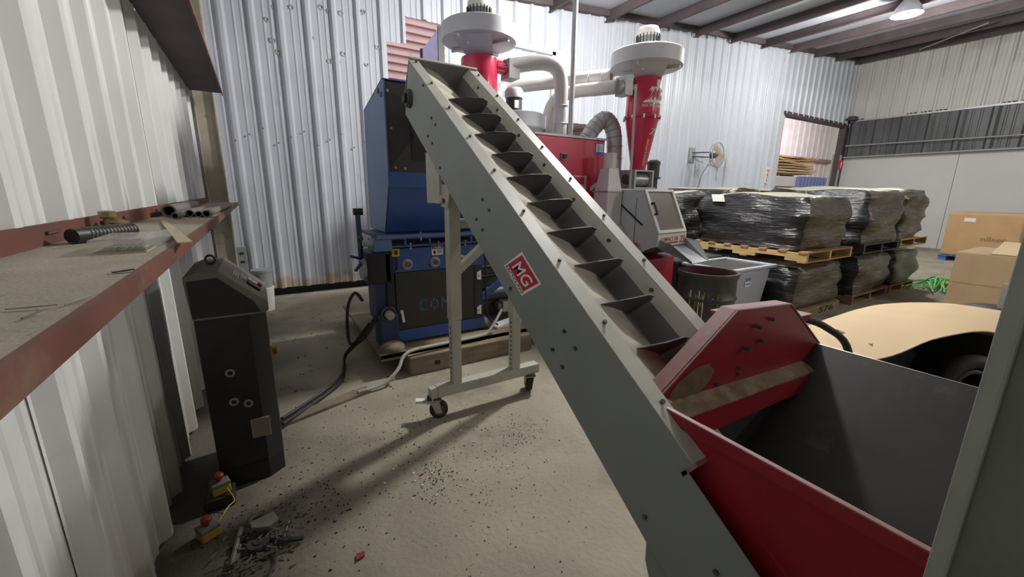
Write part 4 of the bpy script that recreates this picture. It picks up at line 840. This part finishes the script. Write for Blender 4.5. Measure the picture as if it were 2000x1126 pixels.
pallet('wooden_pallet', 8.85, 10.1, 2.4, 3.8, .78, ('wood', 'pallet_yellow'), 'wooden pallet under the rightmost upper load')
load(8.82, 9.8, 2.42, 3.8, .92, 1.74, 6, 'upper brown wrapped load bulging at the right end of the row', side='film_brown', bulge=.09)
# second row
pallet('wooden_pallet', 5.0, 6.3, 4.25, 5.6, 0, ('pallet_black', 'pallet_black'), 'dark floor pallet in the rear row beside the granulator')
load(5.05, 6.25, 4.28, 5.55, .14, .70, 7, 'lower black wrapped load in the rear row beside the granulator', front='film_black')
pb = pallet('wooden_pallet', 5.0, 6.3, 4.22, 5.6, .72, ('pallet_black', 'pallet_black'), 'black pallet with a blue end block under the glossy rear load'); B(6.03, 6.29, 4.19, 4.215, .73, .86).build('blue_block', 'pallet_blue', pb)
load(4.95, 6.3, 4.25, 5.55, .86, 1.66, 8, 'glossy black wrapped load behind the granulator window', front='film_black', bulge=.07)
for k, (xa, xb) in enumerate(((6.9, 8.1), (8.4, 9.7), (10.0, 11.1))):
    pallet('wooden_pallet', xa, xb, 4.25, 5.6, 0, ('wood', 'wood'), ['rear row pallet behind the paper marked load', 'rear row pallet behind the middle loads', 'rear row pallet at the far right end'][k])
    load(xa, xb, 4.27, 5.55, .14, .86, 20+k, ['lower rear row load behind the paper marked load', 'lower rear row load behind the middle loads', 'lower rear row load at the far right end'][k])
    load(xa, xb, 4.25, 5.6, .9, 1.72, 30+k, ['upper rear row load behind the paper marked load', 'upper rear row load behind the middle loads', 'upper rear row load at the far right end'][k])

# ------------------------------------------------------------------ black control cabinet at the left wall
cc = thing('control_console', (-.18, 2.7, 0), 'dusty black control console with a sloping keypad top against the left wall', 'control cabinet')
PL = [(-.335, 2.46), (-.105, 2.46), (-.03, 2.52), (-.03, 2.90), (-.335, 2.90)]
MB().prism([(x, y, .11) for x, y in PL], (0, 0, .90)).build('body', 'cab_black', cc)
MB().prism([(x*1.02, y-.005, 0) for x, y in PL], (0, 0, .11)).build('plinth', 'black', cc)
HD = [(-.348, 1.16), (-.348, 1.185), (-.30, 1.205), (-.205, 1.205), (-.015, 1.03), (-.012, .985), (-.03, .97), (-.335, .97)]
MB().prism([(x, 2.44, z) for x, z in HD], (0, .50, 0)).build('hood', 'cab_dust', cc)
MB().prism([(x, 2.437, z) for x, z in [(-.335, .98), (-.335, 1.165), (-.215, 1.175), (-.07, 1.035), (-.05, .98)]], (0, .004, 0)).build('side_cheek', 'cab_black', cc)
MB().torus((-.252, 2.70, 1.232), (.3, 1, 0), .022, .006, 18, 6).build('lifting_eye', 'motor_dark', cc, True)
sd = (V((-.015, 0, 1.03))-V((-.205, 0, 1.205))).normalized(); sn_ = V((-sd.z, 0, sd.x)); sn_ = sn_ if sn_.z > 0 else -sn_
def kp(t, y, w_, l_, h, name, m):
    c = V((-.205, y, 1.205))+sd*t; a, b2 = sd*(l_/2), V((0, w_/2, 0))
    MB().hexa([c-a-b2, c+a-b2, c+a+b2, c-a+b2, c-a-b2+sn_*h, c+a-b2+sn_*h, c+a+b2+sn_*h, c-a+b2+sn_*h]).build(name, m, cc)
for r in range(3):
    for c in range(4): kp(.07+c*.012, 2.60+r*.045, .018, .007, .006, 'key_button', 'white_paint')
kp(.12, 2.66, .10, .035, .008, 'display', 'motor_grey'); kp(.18, 2.60, .06, .07, .012, 'black_label', 'black'); kp(.17, 2.70, .06, .05, .01, 'button_block', 'steel'); kp(.215, 2.74, .05, .02, .015, 'red_switch', 'estop_red')
for u, z in ((-.222, .665), (-.224, .50), (-.162, .475)):
    gnd = MB().torus((u, 2.455, z), (0, 1, 0), .017, .006, 16, 6).build('cable_gland', 'motor_grey', cc, True)
vt = B(-.165, -.075, 2.452, 2.46, .265, .375).build('vent_grille', 'tan_label', cc)
for k in range(12): B(-.162, -.078, 2.449, 2.453, .27+k*.0088, .2735+k*.0088).build('vent_slat', 'cab_dust', vt)
MB().cyl((-.03, 2.6, .70), (.0, 2.6, .70), .022, n=14).build('emergency_stop', 'estop_red', cc, True); B(-.03, -.022, 2.57, 2.63, .66, .74).build('stop_plate', 'yellow', cc)
# things on the floor by it
def estop(x, y, z, rot, label):
    t = thing('stop_button_box', (x, y, z), label, 'button box', 'yellow stop button boxes'); R0 = Matrix.Rotation(rot, 3, 'Z')
    def T(b_):
        b_.v = [R0 @ p + V((x, y, z)) for p in b_.v]; return b_
    T(B(-.04, .04, -.035, .035, .002, .045)).build('yellow_base', 'yellow', t, bevel=.006); T(B(-.041, .041, -.036, .036, .045, .066)).build('grey_lid', 'cab_dust', t, bevel=.005)
    T(MB().lathe((0, 0, 0), [(.012, .066), (.012, .082), (.023, .086), (.023, .1), (.015, .108), (.002, .11)], 16)).build('red_button', 'estop_red', t, True)
estop(-.33, 2.36, .06, .3, 'yellow emergency stop box with red button, farther one by the console'); estop(-.37, 2.12, .0, .5, 'yellow emergency stop box lying nearer beside the wall')
o = B(-.40, -.27, 2.3, 2.42, 0, .06).build('scrap_block', 'cab_black', None, bevel=.008); tag(o, 'dark block under the farther emergency stop box', 'block')
o = MB().tube(spline([(-.30, 2.33, .09), (-.27, 2.27, .05), (-.29, 2.2, .07), (-.33, 2.13, .05)]), .003, 5).build('tag_string', 'yellow', None, True); tag(o, 'thin yellow wire between the two emergency stop boxes', 'wire')
rs = random.Random(5)
lab = ['rusty ring lying in the scrap heap by the left wall', 'bent pipe lying in front of the scrap heap', 'long thin rod pointing away in the scrap heap', 'dusty bracket on the scrap heap', 'small cog in the scrap heap', 'coil of wire in the scrap heap']
o = MB().torus((-.16, 2.09, .015), (.2, .1, 1), .05, .012, 20, 8).build('scrap_ring', 'pipe_dusty', None, True); tag(o, lab[0], 'scrap')
o = MB().tube([(-.24, 2.06, .03), (-.27, 1.85, .02)], .012, 8).build('scrap_pipe', 'pipe_dusty', None, True); tag(o, lab[1], 'scrap')
o = MB().tube([(-.04, 2.03, .006), (-.07, 1.92, .006)], .004, 6).build('scrap_rod', 'steel', None, True); tag(o, lab[2], 'scrap')
o = MB().prism([(-.20, 2.02, .06), (-.10, 2.05, .055), (-.08, 1.99, .05), (-.12, 1.96, .045), (-.19, 1.98, .055)], (0, 0, .02)).build('scrap_bracket', 'pipe_dusty', None, bevel=.004); tag(o, lab[3], 'scrap')
B(-.18, -.12, 1.985, 2.02, 0, .055).build('bracket_leg', 'pipe_dusty', o)
o = MB().lathe((-.17, 1.93, .0), [(.045, 0), (.045, .03), (.02, .03), (.02, .035)], 14).build('scrap_cog', 'motor_dark', None); tag(o, lab[4], 'scrap')
o = MB().torus((-.20, 1.80, .01), (0, .1, 1), .09, .006, 26, 6).build('wire_coil', 'motor_dark', None, True); tag(o, lab[5], 'scrap')
for k in range(3):
    p0 = V((-.15+.03*k, 1.98-.04*k, .012)); o = MB().bar(p0, p0+V((.10, -.10+.03*k, .01)), .018, .012).build('scrap_bar', 'motor_dark'); tag(o, ['short dark bar in the scrap heap, farthest of three', 'short dark bar in the middle of the scrap heap', 'short dark bar in the scrap heap, nearest of three'][k], 'scrap', 'scrap bars')
o = MB().prism([(.20, 1.62, .0), (.235, 1.63, .0), (.24, 1.65, 0), (.205, 1.655, 0)], (0, 0, .012)).build('red_chip', 'estop_red'); tag(o, 'dull red plastic chip on the concrete, nearest the viewer', 'plastic chip', 'red plastic chips')
for p, l_ in (((.42, 3.25), 'red plastic chip on the concrete beside the flat board'), ((.62, 2.02), 'red twisted plastic chip near the chair-like shadow on the floor')):
    o = MB().prism([(p[0], p[1], 0), (p[0]+.03, p[1]+.005, 0), (p[0]+.02, p[1]+.018, 0)], (0, 0, .006)).build('red_chip', 'estop_red'); tag(o, l_.replace('chair-like shadow', 'conveyor leg shadow'), 'plastic chip', 'red plastic chips')
b_ = MB(); rd = random.Random(21)
def chips(n, cx, cy, sx, sy, smin, smax):
    for _ in range(n):
        x, y = rd.gauss(cx, sx), rd.gauss(cy, sy)
        if x < -.45 or y < .4 or (1.0 < x < 1.5 and y < 1.0): continue
        s_ = smin+rd.random()**2*(smax-smin); a = rd.random()*3.14; e = s_*(.25+rd.random()*.5); ca, sa = math.cos(a), math.sin(a)
        q = [(x+ca*u-sa*v_, y+sa*u+ca*v_) for u, v_ in ((-s_, -e), (s_, -e*.6), (s_*.8, e), (-s_*.7, e*.8))]
        b_.hexa([(*p, 0) for p in q]+[(*p, .002+rd.random()*.004) for p in q])
chips(520, .6, 2.35, .45, .35, .001, .006); chips(260, .9, 1.7, .25, .35, .001, .004); chips(260, -.1, 2.0, .2, .2, .0015, .008); chips(200, .4, 4.6, .5, .8, .002, .012); chips(140, .7, 1.95, .06, .1, .001, .005); chips(120, 1.35, 2.1, .12, .08, .001, .005)
tag(b_.build('floor_debris', 'cab_black'), 'scattered dark plastic granules and chips on the concrete', 'debris', kind='stuff')
b_ = MB(); chips(60, .7, 2.0, .25, .2, .002, .010)
tag(b_.build('pale_debris', 'white_paint'), 'scattered pale plastic shavings on the concrete', 'debris', kind='stuff')
b_ = MB(); rh = random.Random(31)
for _ in range(170):
    p = V((rh.gauss(-.17, .07), rh.gauss(1.93, .09), .004+.035*rh.random()**2)); a = rh.random()*6.28; ln = .008+.04*rh.random()**2
    if p.x < -.42: continue
    b_.bar(p, p+V((math.cos(a)*ln, math.sin(a)*ln, (rh.random()-.5)*.01)), .003+.006*rh.random(), .003+.004*rh.random())
tag(b_.build('metal_swarf', 'pipe_dusty'), 'heap of small metal scraps on the floor by the left wall', 'scrap', kind='stuff')
# bucket and outlet box by the back wall
bk = thing('bucket', (-.06, 6.35, 0), 'white bucket with a grey bucket nested in it by the back wall', 'bucket')
MB().lathe((-.06, 6.35, 0), [(.105, 0), (.125, .30), (.13, .30), (.13, .32), (.02, .32)], 24).build('white_pail', 'white_paint', bk, True); MB().lathe((-.06, 6.35, .26), [(.10, 0), (.12, .27), (.128, .27), (.128, .30), (.11, .30)], 24).build('grey_pail', 'motor_grey', bk, True)
ob = thing('outlet_box', (-.27, 6.97, .5), 'tall grey electrical outlet box on the back wall near the corner post', 'outlet box')
B(-.335, -.215, 6.93, 7.01, .16, .80).build('box', 'conv_grey', ob, bevel=.006)
for z in (.70, .58, .44): B(-.30, -.25, 6.924, 6.932, z, z+.025).build('slot', 'black', ob)

# ------------------------------------------------------------------ things on the lower girt
SZ = 1.445
fc = thing('filter_cartridge', (-.42, 1.67, SZ), 'small black ribbed filter cartridge lying on the red girt', 'filter')
MB().cyl((-.455, 1.62, SZ+.022), (-.36, 1.80, SZ+.022), .021, n=20).build('core', 'cab_black', fc, True)
for k in range(14):
    p = V((-.455, 1.62, SZ+.022)).lerp(V((-.36, 1.80, SZ+.022)), .2+.06*k); MB().torus(p, (.095, .18, 0), .0215, .002, 16, 4).build('rib', 'pipe_dusty', fc, True)
ft = thing('pipe_fitting', (-.455, 1.98, SZ), 'brass pipe fitting standing on the red girt behind the filter', 'fitting')
MB().lathe((-.455, 1.98, SZ), [(.02, 0), (.022, .015), (.014, .02), (.014, .05), (.024, .055), (.024, .075), (.01, .078)], 14).build('body', 'brass', ft, True); MB().cyl((-.455, 1.98, SZ+.04), (-.40, 1.96, SZ+.03), .012, n=10).build('branch', 'brass', ft, True)
MB().lathe((-.47, 2.05, SZ), [(.025, 0), (.025, .04), (.012, .045)], 14).build('cap', 'motor_dark', ft, True)
pc = thing('plastic_case', (-.30, 1.42, SZ), 'clear plastic case of small parts on the dusty girt', 'case')
B(-.355, -.25, 1.34, 1.54, SZ, SZ+.003).build('tray', 'tan_label', pc); B(-.355, -.25, 1.34, 1.54, SZ+.003, SZ+.035).build('shell', 'clear_plastic', pc, bevel=.004)
for k in range(7): MB().cyl((-.33+.011*k, 1.37+.004*(k % 3), SZ+.008), (-.325+.011*k, 1.40+.006*(k % 2), SZ+.010), .006, n=8).build('small_part', 'steel', pc, True)
o = MB().hexa([(-.245, 1.46, SZ), (-.235, 1.75, SZ), (-.30, 1.75, SZ), (-.31, 1.46, SZ), (-.245, 1.46, SZ+.002), (-.235, 1.75, SZ+.03), (-.30, 1.75, SZ+.02), (-.31, 1.46, SZ+.002)]).build('plastic_bag', 'clear_plastic'); tag(o, 'crumpled clear bag beside the plastic case on the girt', 'bag')
o = MB().hexa([(-.41, 2.58, SZ+.001), (-.395, 2.62, SZ+.001), (-.165, 1.42, SZ+.012), (-.195, 1.40, SZ+.012), (-.41, 2.58, SZ+.004), (-.395, 2.62, SZ+.004), (-.165, 1.42, SZ+.015), (-.195, 1.40, SZ+.015)]).build('wooden_rule', 'ruler_tan'); tag(o, 'tan wooden rule lying across the girt with one end overhanging', 'ruler')
pl = ['wide dark pipe end at the front of the pipe bundle on the girt', 'second pipe in the bundle on the girt', 'third pipe in the bundle on the girt', 'fourth pipe in the bundle on the girt', 'pipe nearest the girt edge in the bundle']
for k, (x, r, y0, y1) in enumerate(((-.425, .034, 2.95, 3.9), (-.375, .017, 2.75, 4.4), (-.335, .020, 2.95, 4.5), (-.29, .017, 2.9, 4.6), (-.25, .020, 2.85, 4.5))):
    o = MB().lathe((0, 0, 0), [(r, 0), (r, y1-y0), (r*.75, y1-y0), (r*.75, 0), (r, 0)], 16, False)
    o.v = [V((x+p.x+(p.z*.02), y0+p.z, SZ+r+.001+p.y)) for p in o.v]
    tag(o.build('pipe_length', 'pipe_dusty', None, True), pl[k], 'pipe', 'pipes lying on the girt')
for k, (x, y, dx, dy, m_, l_) in enumerate(((-.29, .765, .05, -.01, 'steel', 'tiny bent metal strip on the girt, leftmost in view'), (-.235, .76, .018, .035, 'steel', 'thin bright pin on the girt near its edge'), (-.255, .70, .01, .03, 'cab_dust', 'dark sliver on the girt, nearest the viewer'), (-.245, 1.02, .03, .01, 'black', 'small black clip on the girt below the plastic case'), (-.46, 1.5, .06, .04, 'tan_label', 'thin wooden splinter on the girt near the filter'))):
    o = MB().bar((x, y, SZ+.003), (x+dx, y+dy, SZ+.005), .010 if m_ == 'black' else .002, .002).build('metal_bit', m_); tag(o, l_, 'metal bit')

# ------------------------------------------------------------------ right side: cardboard and wall things
cb = thing('gaylord_box', (15.7, 2.7, 0), 'large orange cardboard box on a blue pallet by the right wall', 'cardboard box', 'cardboard boxes')
B(15.05, 16.3, 2.0, 3.28, .14, 1.22).build('carton', 'cardboard_orange', cb, bevel=.05, seg=3); B(15.04, 15.05, 2.78, 2.98, 1.0, 1.09).build('label', 'white_paint', cb)
text('nilsec', .16, (15.045, 2.62, .55), (0, -1, 0), (0, 0, 1), 'hopper_rust', cb, width=.42)
for k in range(3): B(15.1, 16.3, 2.05+k*.55, 2.2+k*.55, 0, .12).build('pallet_runner', 'pallet_blue', cb)
B(15.05, 16.3, 2.0, 3.3, .12, .14).build('pallet_deck', 'pallet_blue', cb)
cb2 = thing('gaylord_box', (9.1, 1.1, 0), 'tan cardboard box with loose top flaps, nearest at the right', 'cardboard box', 'cardboard boxes')
B(8.5, 9.7, .3, 1.68, 0, .84).build('carton', 'cardboard', cb2, bevel=.02); MB().hexa([(8.5, .6, .84), (9.1, .6, .97), (9.1, 1.35, .97), (8.5, 1.35, .84), (8.5, .6, .85), (9.1, .6, .98), (9.1, 1.35, .98), (8.5, 1.35, .85)]).build('flap', 'cardboard_pale', cb2); MB().hexa([(8.9, .4, .84), (9.6, .4, 1.05), (9.6, 1.2, 1.0), (8.9, 1.2, .85), (8.9, .4, .85), (9.6, .4, 1.06), (9.6, 1.2, 1.01), (8.9, 1.2, .86)]).build('flap', 'cardboard', cb2)
B(8.496, 8.5, .31, 1.67, .40, .403).build('crease', 'hopper_rust', cb2)
st_ = thing('strapping_tangle', (10.3, 2.2, 0), 'tangle of bright green plastic strapping on the floor', 'strapping')
rg = random.Random(9)
for k in range(16):
    a = rg.random()*6.28; r1 = .3+rg.random()*.5; c = V((10.25+rg.gauss(0, .15), 2.15+rg.gauss(0, .08), .03)); d = V((math.cos(a), math.sin(a)*.6, 0))*r1
    MB().tube(spline([c-d, c+V((0, 0, .08+.08*rg.random())), c+d+V((0, 0, .02))]), .012, 5).build('strap', 'strap_green', st_, True)
B(10.1, 10.4, 1.95, 2.1, .02, .14).build('tool_body', 'yellow', st_, bevel=.03); B(10.3, 10.6, 1.85, 1.98, .02, .1).build('tool_handle', 'black', st_, bevel=.02)
# cardboard sheet over a dark cart with a tyre
ct = thing('dark_cart', (4.3, .9, 0), 'black low cart with an arched wheel guard under the loose cardboard sheet', 'cart')
B(3.1, 5.0, 1.0, 1.4, .15, .50).build('tray', 'black', ct, bevel=.02); B(3.1, 5.0, .35, 1.4, .12, .16).build('deck', 'black', ct); B(4.9, 5.0, .35, 1.4, .12, .52).build('end_panel', 'black', ct)
wh = MB().torus((4.45, .62, .20), (-.55, -.8, .12), .20, .055, 30, 10).build('tyre', 'rubber_black', ct, True); MB().torus((4.44, .61, .20), (-.55, -.8, .12), .13, .02, 30, 8).build('wheel_rim', 'motor_dark', wh, True)
for p in ((3.2, 1.3), (3.2, .45), (4.9, 1.3), (4.9, .45)): MB().cyl((p[0], p[1]-.02, .06), (p[0], p[1]+.02, .06), .06, n=14).build('cart_wheel', 'rubber_black', ct, True)
CBS = [[(2.95, 1.22), (3.35, 1.46), (4.05, 1.52)], [(3.1, 1.1), (3.55, 1.35), (4.4, 1.5)], [(3.25, .98), (3.8, 1.22), (4.9, 1.42)], [(3.50, .86), (4.2, 1.08), (5.25, 1.25)], [(4.0, .80), (4.7, .98), (5.55, 1.08)], [(4.55, .70), (5.0, .82), (5.7, .85)], [(4.9, .60), (5.3, .68), (5.9, .70)]]
ZS = [[.50, .53, .52], [.52, .56, .54], [.53, .60, .58], [.56, .62, .60], [.60, .64, .60], [.60, .62, .58], [.55, .57, .55]]
b_ = MB()
rows = []
for a in range(3):
    rows.append(spline([(*CBS[i][a], ZS[i][a]) for i in range(7)], 4))
n_ = len(rows[0]); lat = []
for i in range(n_): lat.append(spline([rows[0][i], rows[1][i], rows[2][i]], 4))
m_ = len(lat[0])
for dz in (0, .008):
    for i in range(n_):
        for j in range(m_): b_.v.append(lat[i][j]+V((0, 0, dz+.006*noise.noise(lat[i][j]*4))))
N0 = n_*m_
for i in range(n_-1):
    for j in range(m_-1):
        a = i*m_+j; b_.f += [(a, a+1, a+m_+1, a+m_), (a+N0, a+m_+N0, a+m_+1+N0, a+1+N0)]; b_.mi += [0, 0]
edge = [i*m_ for i in range(n_)]+[(n_-1)*m_+j for j in range(1, m_)]+[i*m_+m_-1 for i in range(n_-2, -1, -1)]+[j for j in range(m_-2, 0, -1)]
for a, c in zip(edge, edge[1:]+edge[:1]): b_.f.append((a, c, c+N0, a+N0)); b_.mi.append(0)
cs = tag(b_.build('cardboard_sheet', 'cardboard_pale', None, True), 'large loose sheet of pale cardboard lying over the dark cart', 'cardboard sheet')
LV = [p for r in lat for p in r]
def tear(pts):
    P = [V((x, y, 0)) for x, y in pts]; c = sum(P, V())/len(P)
    z = sum(sorted((((p.xy-c.xy).length, p.z) for p in LV))[k][1] for k in range(4))/4 + .0085
    MB().prism([(x, y, z) for x, y in pts], (0, 0, .003)).build('tear', 'rust_dark', cs)
tear([(3.62, 1.20), (3.70, 1.26), (3.73, 1.25), (3.66, 1.18)]); tear([(3.55, .99), (3.60, 1.0), (3.58, 1.02)])
pj = thing('floor_stand', (6.6, .85, 0), 'short grey post on a round black base before the tan box', 'stand')
MB().lathe((6.6, .86, 0), [(.3, 0), (.3, .42), (.26, .45), (.05, .46)], 24).build('base', 'black', pj, True); B(6.57, 6.63, .85, .90, .45, .72).build('post', 'motor_grey', pj)
# wall fan
wfz = V((10.05, 6.55, 2.56)); wfd = V((.10, -.95, .05)).normalized()
wfn = thing('wall_fan', wfz, 'round caged fan on a bracket high on the back wall', 'fan')
cg = MB().torus(wfz, wfd, .30, .014, 36, 6).build('cage_ring', 'motor_grey', wfn, True); MB().torus(wfz-wfd*.09, wfd, .27, .01, 36, 6).build('cage_ring', 'motor_grey', wfn, True)
a0 = wfd.orthogonal().normalized(); b0 = wfd.cross(a0)
b_ = MB()
for k in range(28):
    t = 2*math.pi*k/28; e = a0*math.cos(t)+b0*math.sin(t); b_.tube([wfz+wfd*.05+e*.05, wfz+wfd*.05+e*.2, wfz+e*.30], .004, 4, False)
b_.build('cage_wires', 'galv', wfn, True)
for k in range(3):
    t = 2*math.pi*k/3+.4; e = a0*math.cos(t)+b0*math.sin(t); f_ = wfd.cross(e)
    MB().hexa([wfz+e*.05-f_*.03+wfd*.0, wfz+e*.25-f_*.10+wfd*.02, wfz+e*.26+f_*.06-wfd*.03, wfz+e*.05+f_*.03-wfd*.02] + [p-wfd*.006 for p in (wfz+e*.05-f_*.03, wfz+e*.25-f_*.10+wfd*.02, wfz+e*.26+f_*.06-wfd*.03, wfz+e*.05+f_*.03-wfd*.02)]).build('blade', 'cardboard_orange', wfn)
MB().cyl(wfz-wfd*.02, wfz-wfd*.2, .07, n=16).build('motor', 'motor_dark', wfn, True)
for dz in (.22, -.08): MB().tube([wfz-wfd*.18+V((-.02, 0, dz*.4)), (9.62, 7.0, 2.56+dz*.3)], .014, 6).build('bracket_arm', 'motor_dark', wfn, True)
B(9.52, 9.72, 6.99, 7.01, 2.4, 2.75).build('wall_plate', 'motor_grey', wfn)
MB().tube(spline([wfz-wfd*.15+V((0, 0, -.1)), (10.0, 6.95, 2.0), (9.9, 6.98, 1.2), (9.9, 6.98, .3)]), .008, 5).build('power_cord', 'motor_dark', wfn, True)
# small signs
sg = B(17.78, 18.06, 6.93, 6.96, 2.5, 2.82).build('fire_sign', 'sign_red'); tag(sg, 'small red fire equipment sign on the doorway post', 'sign'); MB().prism([(17.90, 6.928, 2.56), (17.95, 6.928, 2.56), (17.95, 6.928, 2.68), (17.98, 6.928, 2.68), (17.92, 6.928, 2.78), (17.87, 6.928, 2.68), (17.90, 6.928, 2.68)], (0, -.004, 0)).build('arrow', 'sign_white', sg)
B(17.90, 17.95, 6.95, 7.0, 1.8, 3.0).build('sign_post', 'motor_grey', sg)
o = B(13.2, 13.36, 6.98, 7.0, 1.95, 2.4).build('wall_notice', 'sign_white'); tag(o, 'narrow white notice with red lettering on the back wall by the doorway', 'notice'); text('FIRE', .12, (13.33, 6.975, 2.0), (0, 0, 1), (-1, 0, 0), 'sign_red', o, width=.36)
sc = thing('security_camera', (17.9, 6.8, 4.1), 'small dark camera at the top corner of the dark panels', 'camera'); B(17.75, 18.05, 6.72, 6.92, 4.12, 4.26).build('housing', 'motor_dark', sc, bevel=.02); MB().cyl((17.9, 6.9, 4.19), (17.9, 7.02, 4.19), .03, n=8).build('arm', 'motor_dark', sc)
# next hall: rack with flattened cardboard
rk = thing('storage_rack', (22, 10.6, 0), 'pale storage rack shelf seen through the doorway', 'rack')
B(18.9, 24.9, 10.2, 11.4, 2.0, 2.45).build('shelf_beam', 'wall_smooth', rk); B(18.9, 19.1, 10.2, 11.4, 0, 2.0).build('upright', 'brown_shed', rk); B(24.7, 24.9, 10.2, 11.4, 0, 2.0).build('upright', 'brown_shed', rk); B(18.9, 21.9, 10.25, 10.4, 1.85, 2.0).build('lower_beam', 'brown_shed', rk)
for k in range(9):
    B(22.0+k*.33, 22.28+k*.33, 10.12, 10.19, 1.2, 2.47).build('blue_panel', 'rack_blue', rk)
cp = thing('wooden_pallet', (21, 10.8, 2.45), 'pallet under flattened cardboard on the rack in the next hall', 'pallet'); B(19.2, 22.0, 10.3, 11.3, 2.52, 2.56).build('deck_board', 'pallet_orange', cp)
for x in (19.25, 20.5, 21.8): B(x, x+.15, 10.3, 11.3, 2.45, 2.52).build('runner', 'wood', cp)
rq = random.Random(4)
cl = ['bottom', 'second', 'third', 'fourth', 'fifth', 'sixth', 'topmost']
for k in range(7):
    z = 2.565+k*.115; x0 = 18.6+rq.random()*.4; x1 = 23.4+rq.random()*1.2-.12*k; sg_ = rq.random()*.05
    o = MB(); N_ = 12
    for i in range(N_+1):
        x = x0+(x1-x0)*i/N_; zz = z+.04*math.sin(i*.5+k)*0+sg_*math.sin(i*.8+k)*.6
        for (y, dz) in ((10.15+.05*rq.random(), 0), (11.35, 0), (11.35, .075), (10.15+.05*rq.random(), .075)): o.v.append(V((x, y, zz+.02+dz)))
    for i in range(N_):
        for q in range(4): o.f.append((i*4+q, i*4+(q+1) % 4, (i+1)*4+(q+1) % 4, (i+1)*4+q)); o.mi.append(0)
    o.f += [(0, 1, 2, 3), tuple(N_*4+q for q in range(4))]; o.mi += [0, 0]
    tag(o.build('flattened_carton', ['cardboard', 'cardboard_orange', 'cardboard_pale'][(k*2+(k == 6)) % 3]), cl[k]+' layer of flattened cardboard on the rack in the next hall', 'cardboard', 'flattened cartons in the next hall')
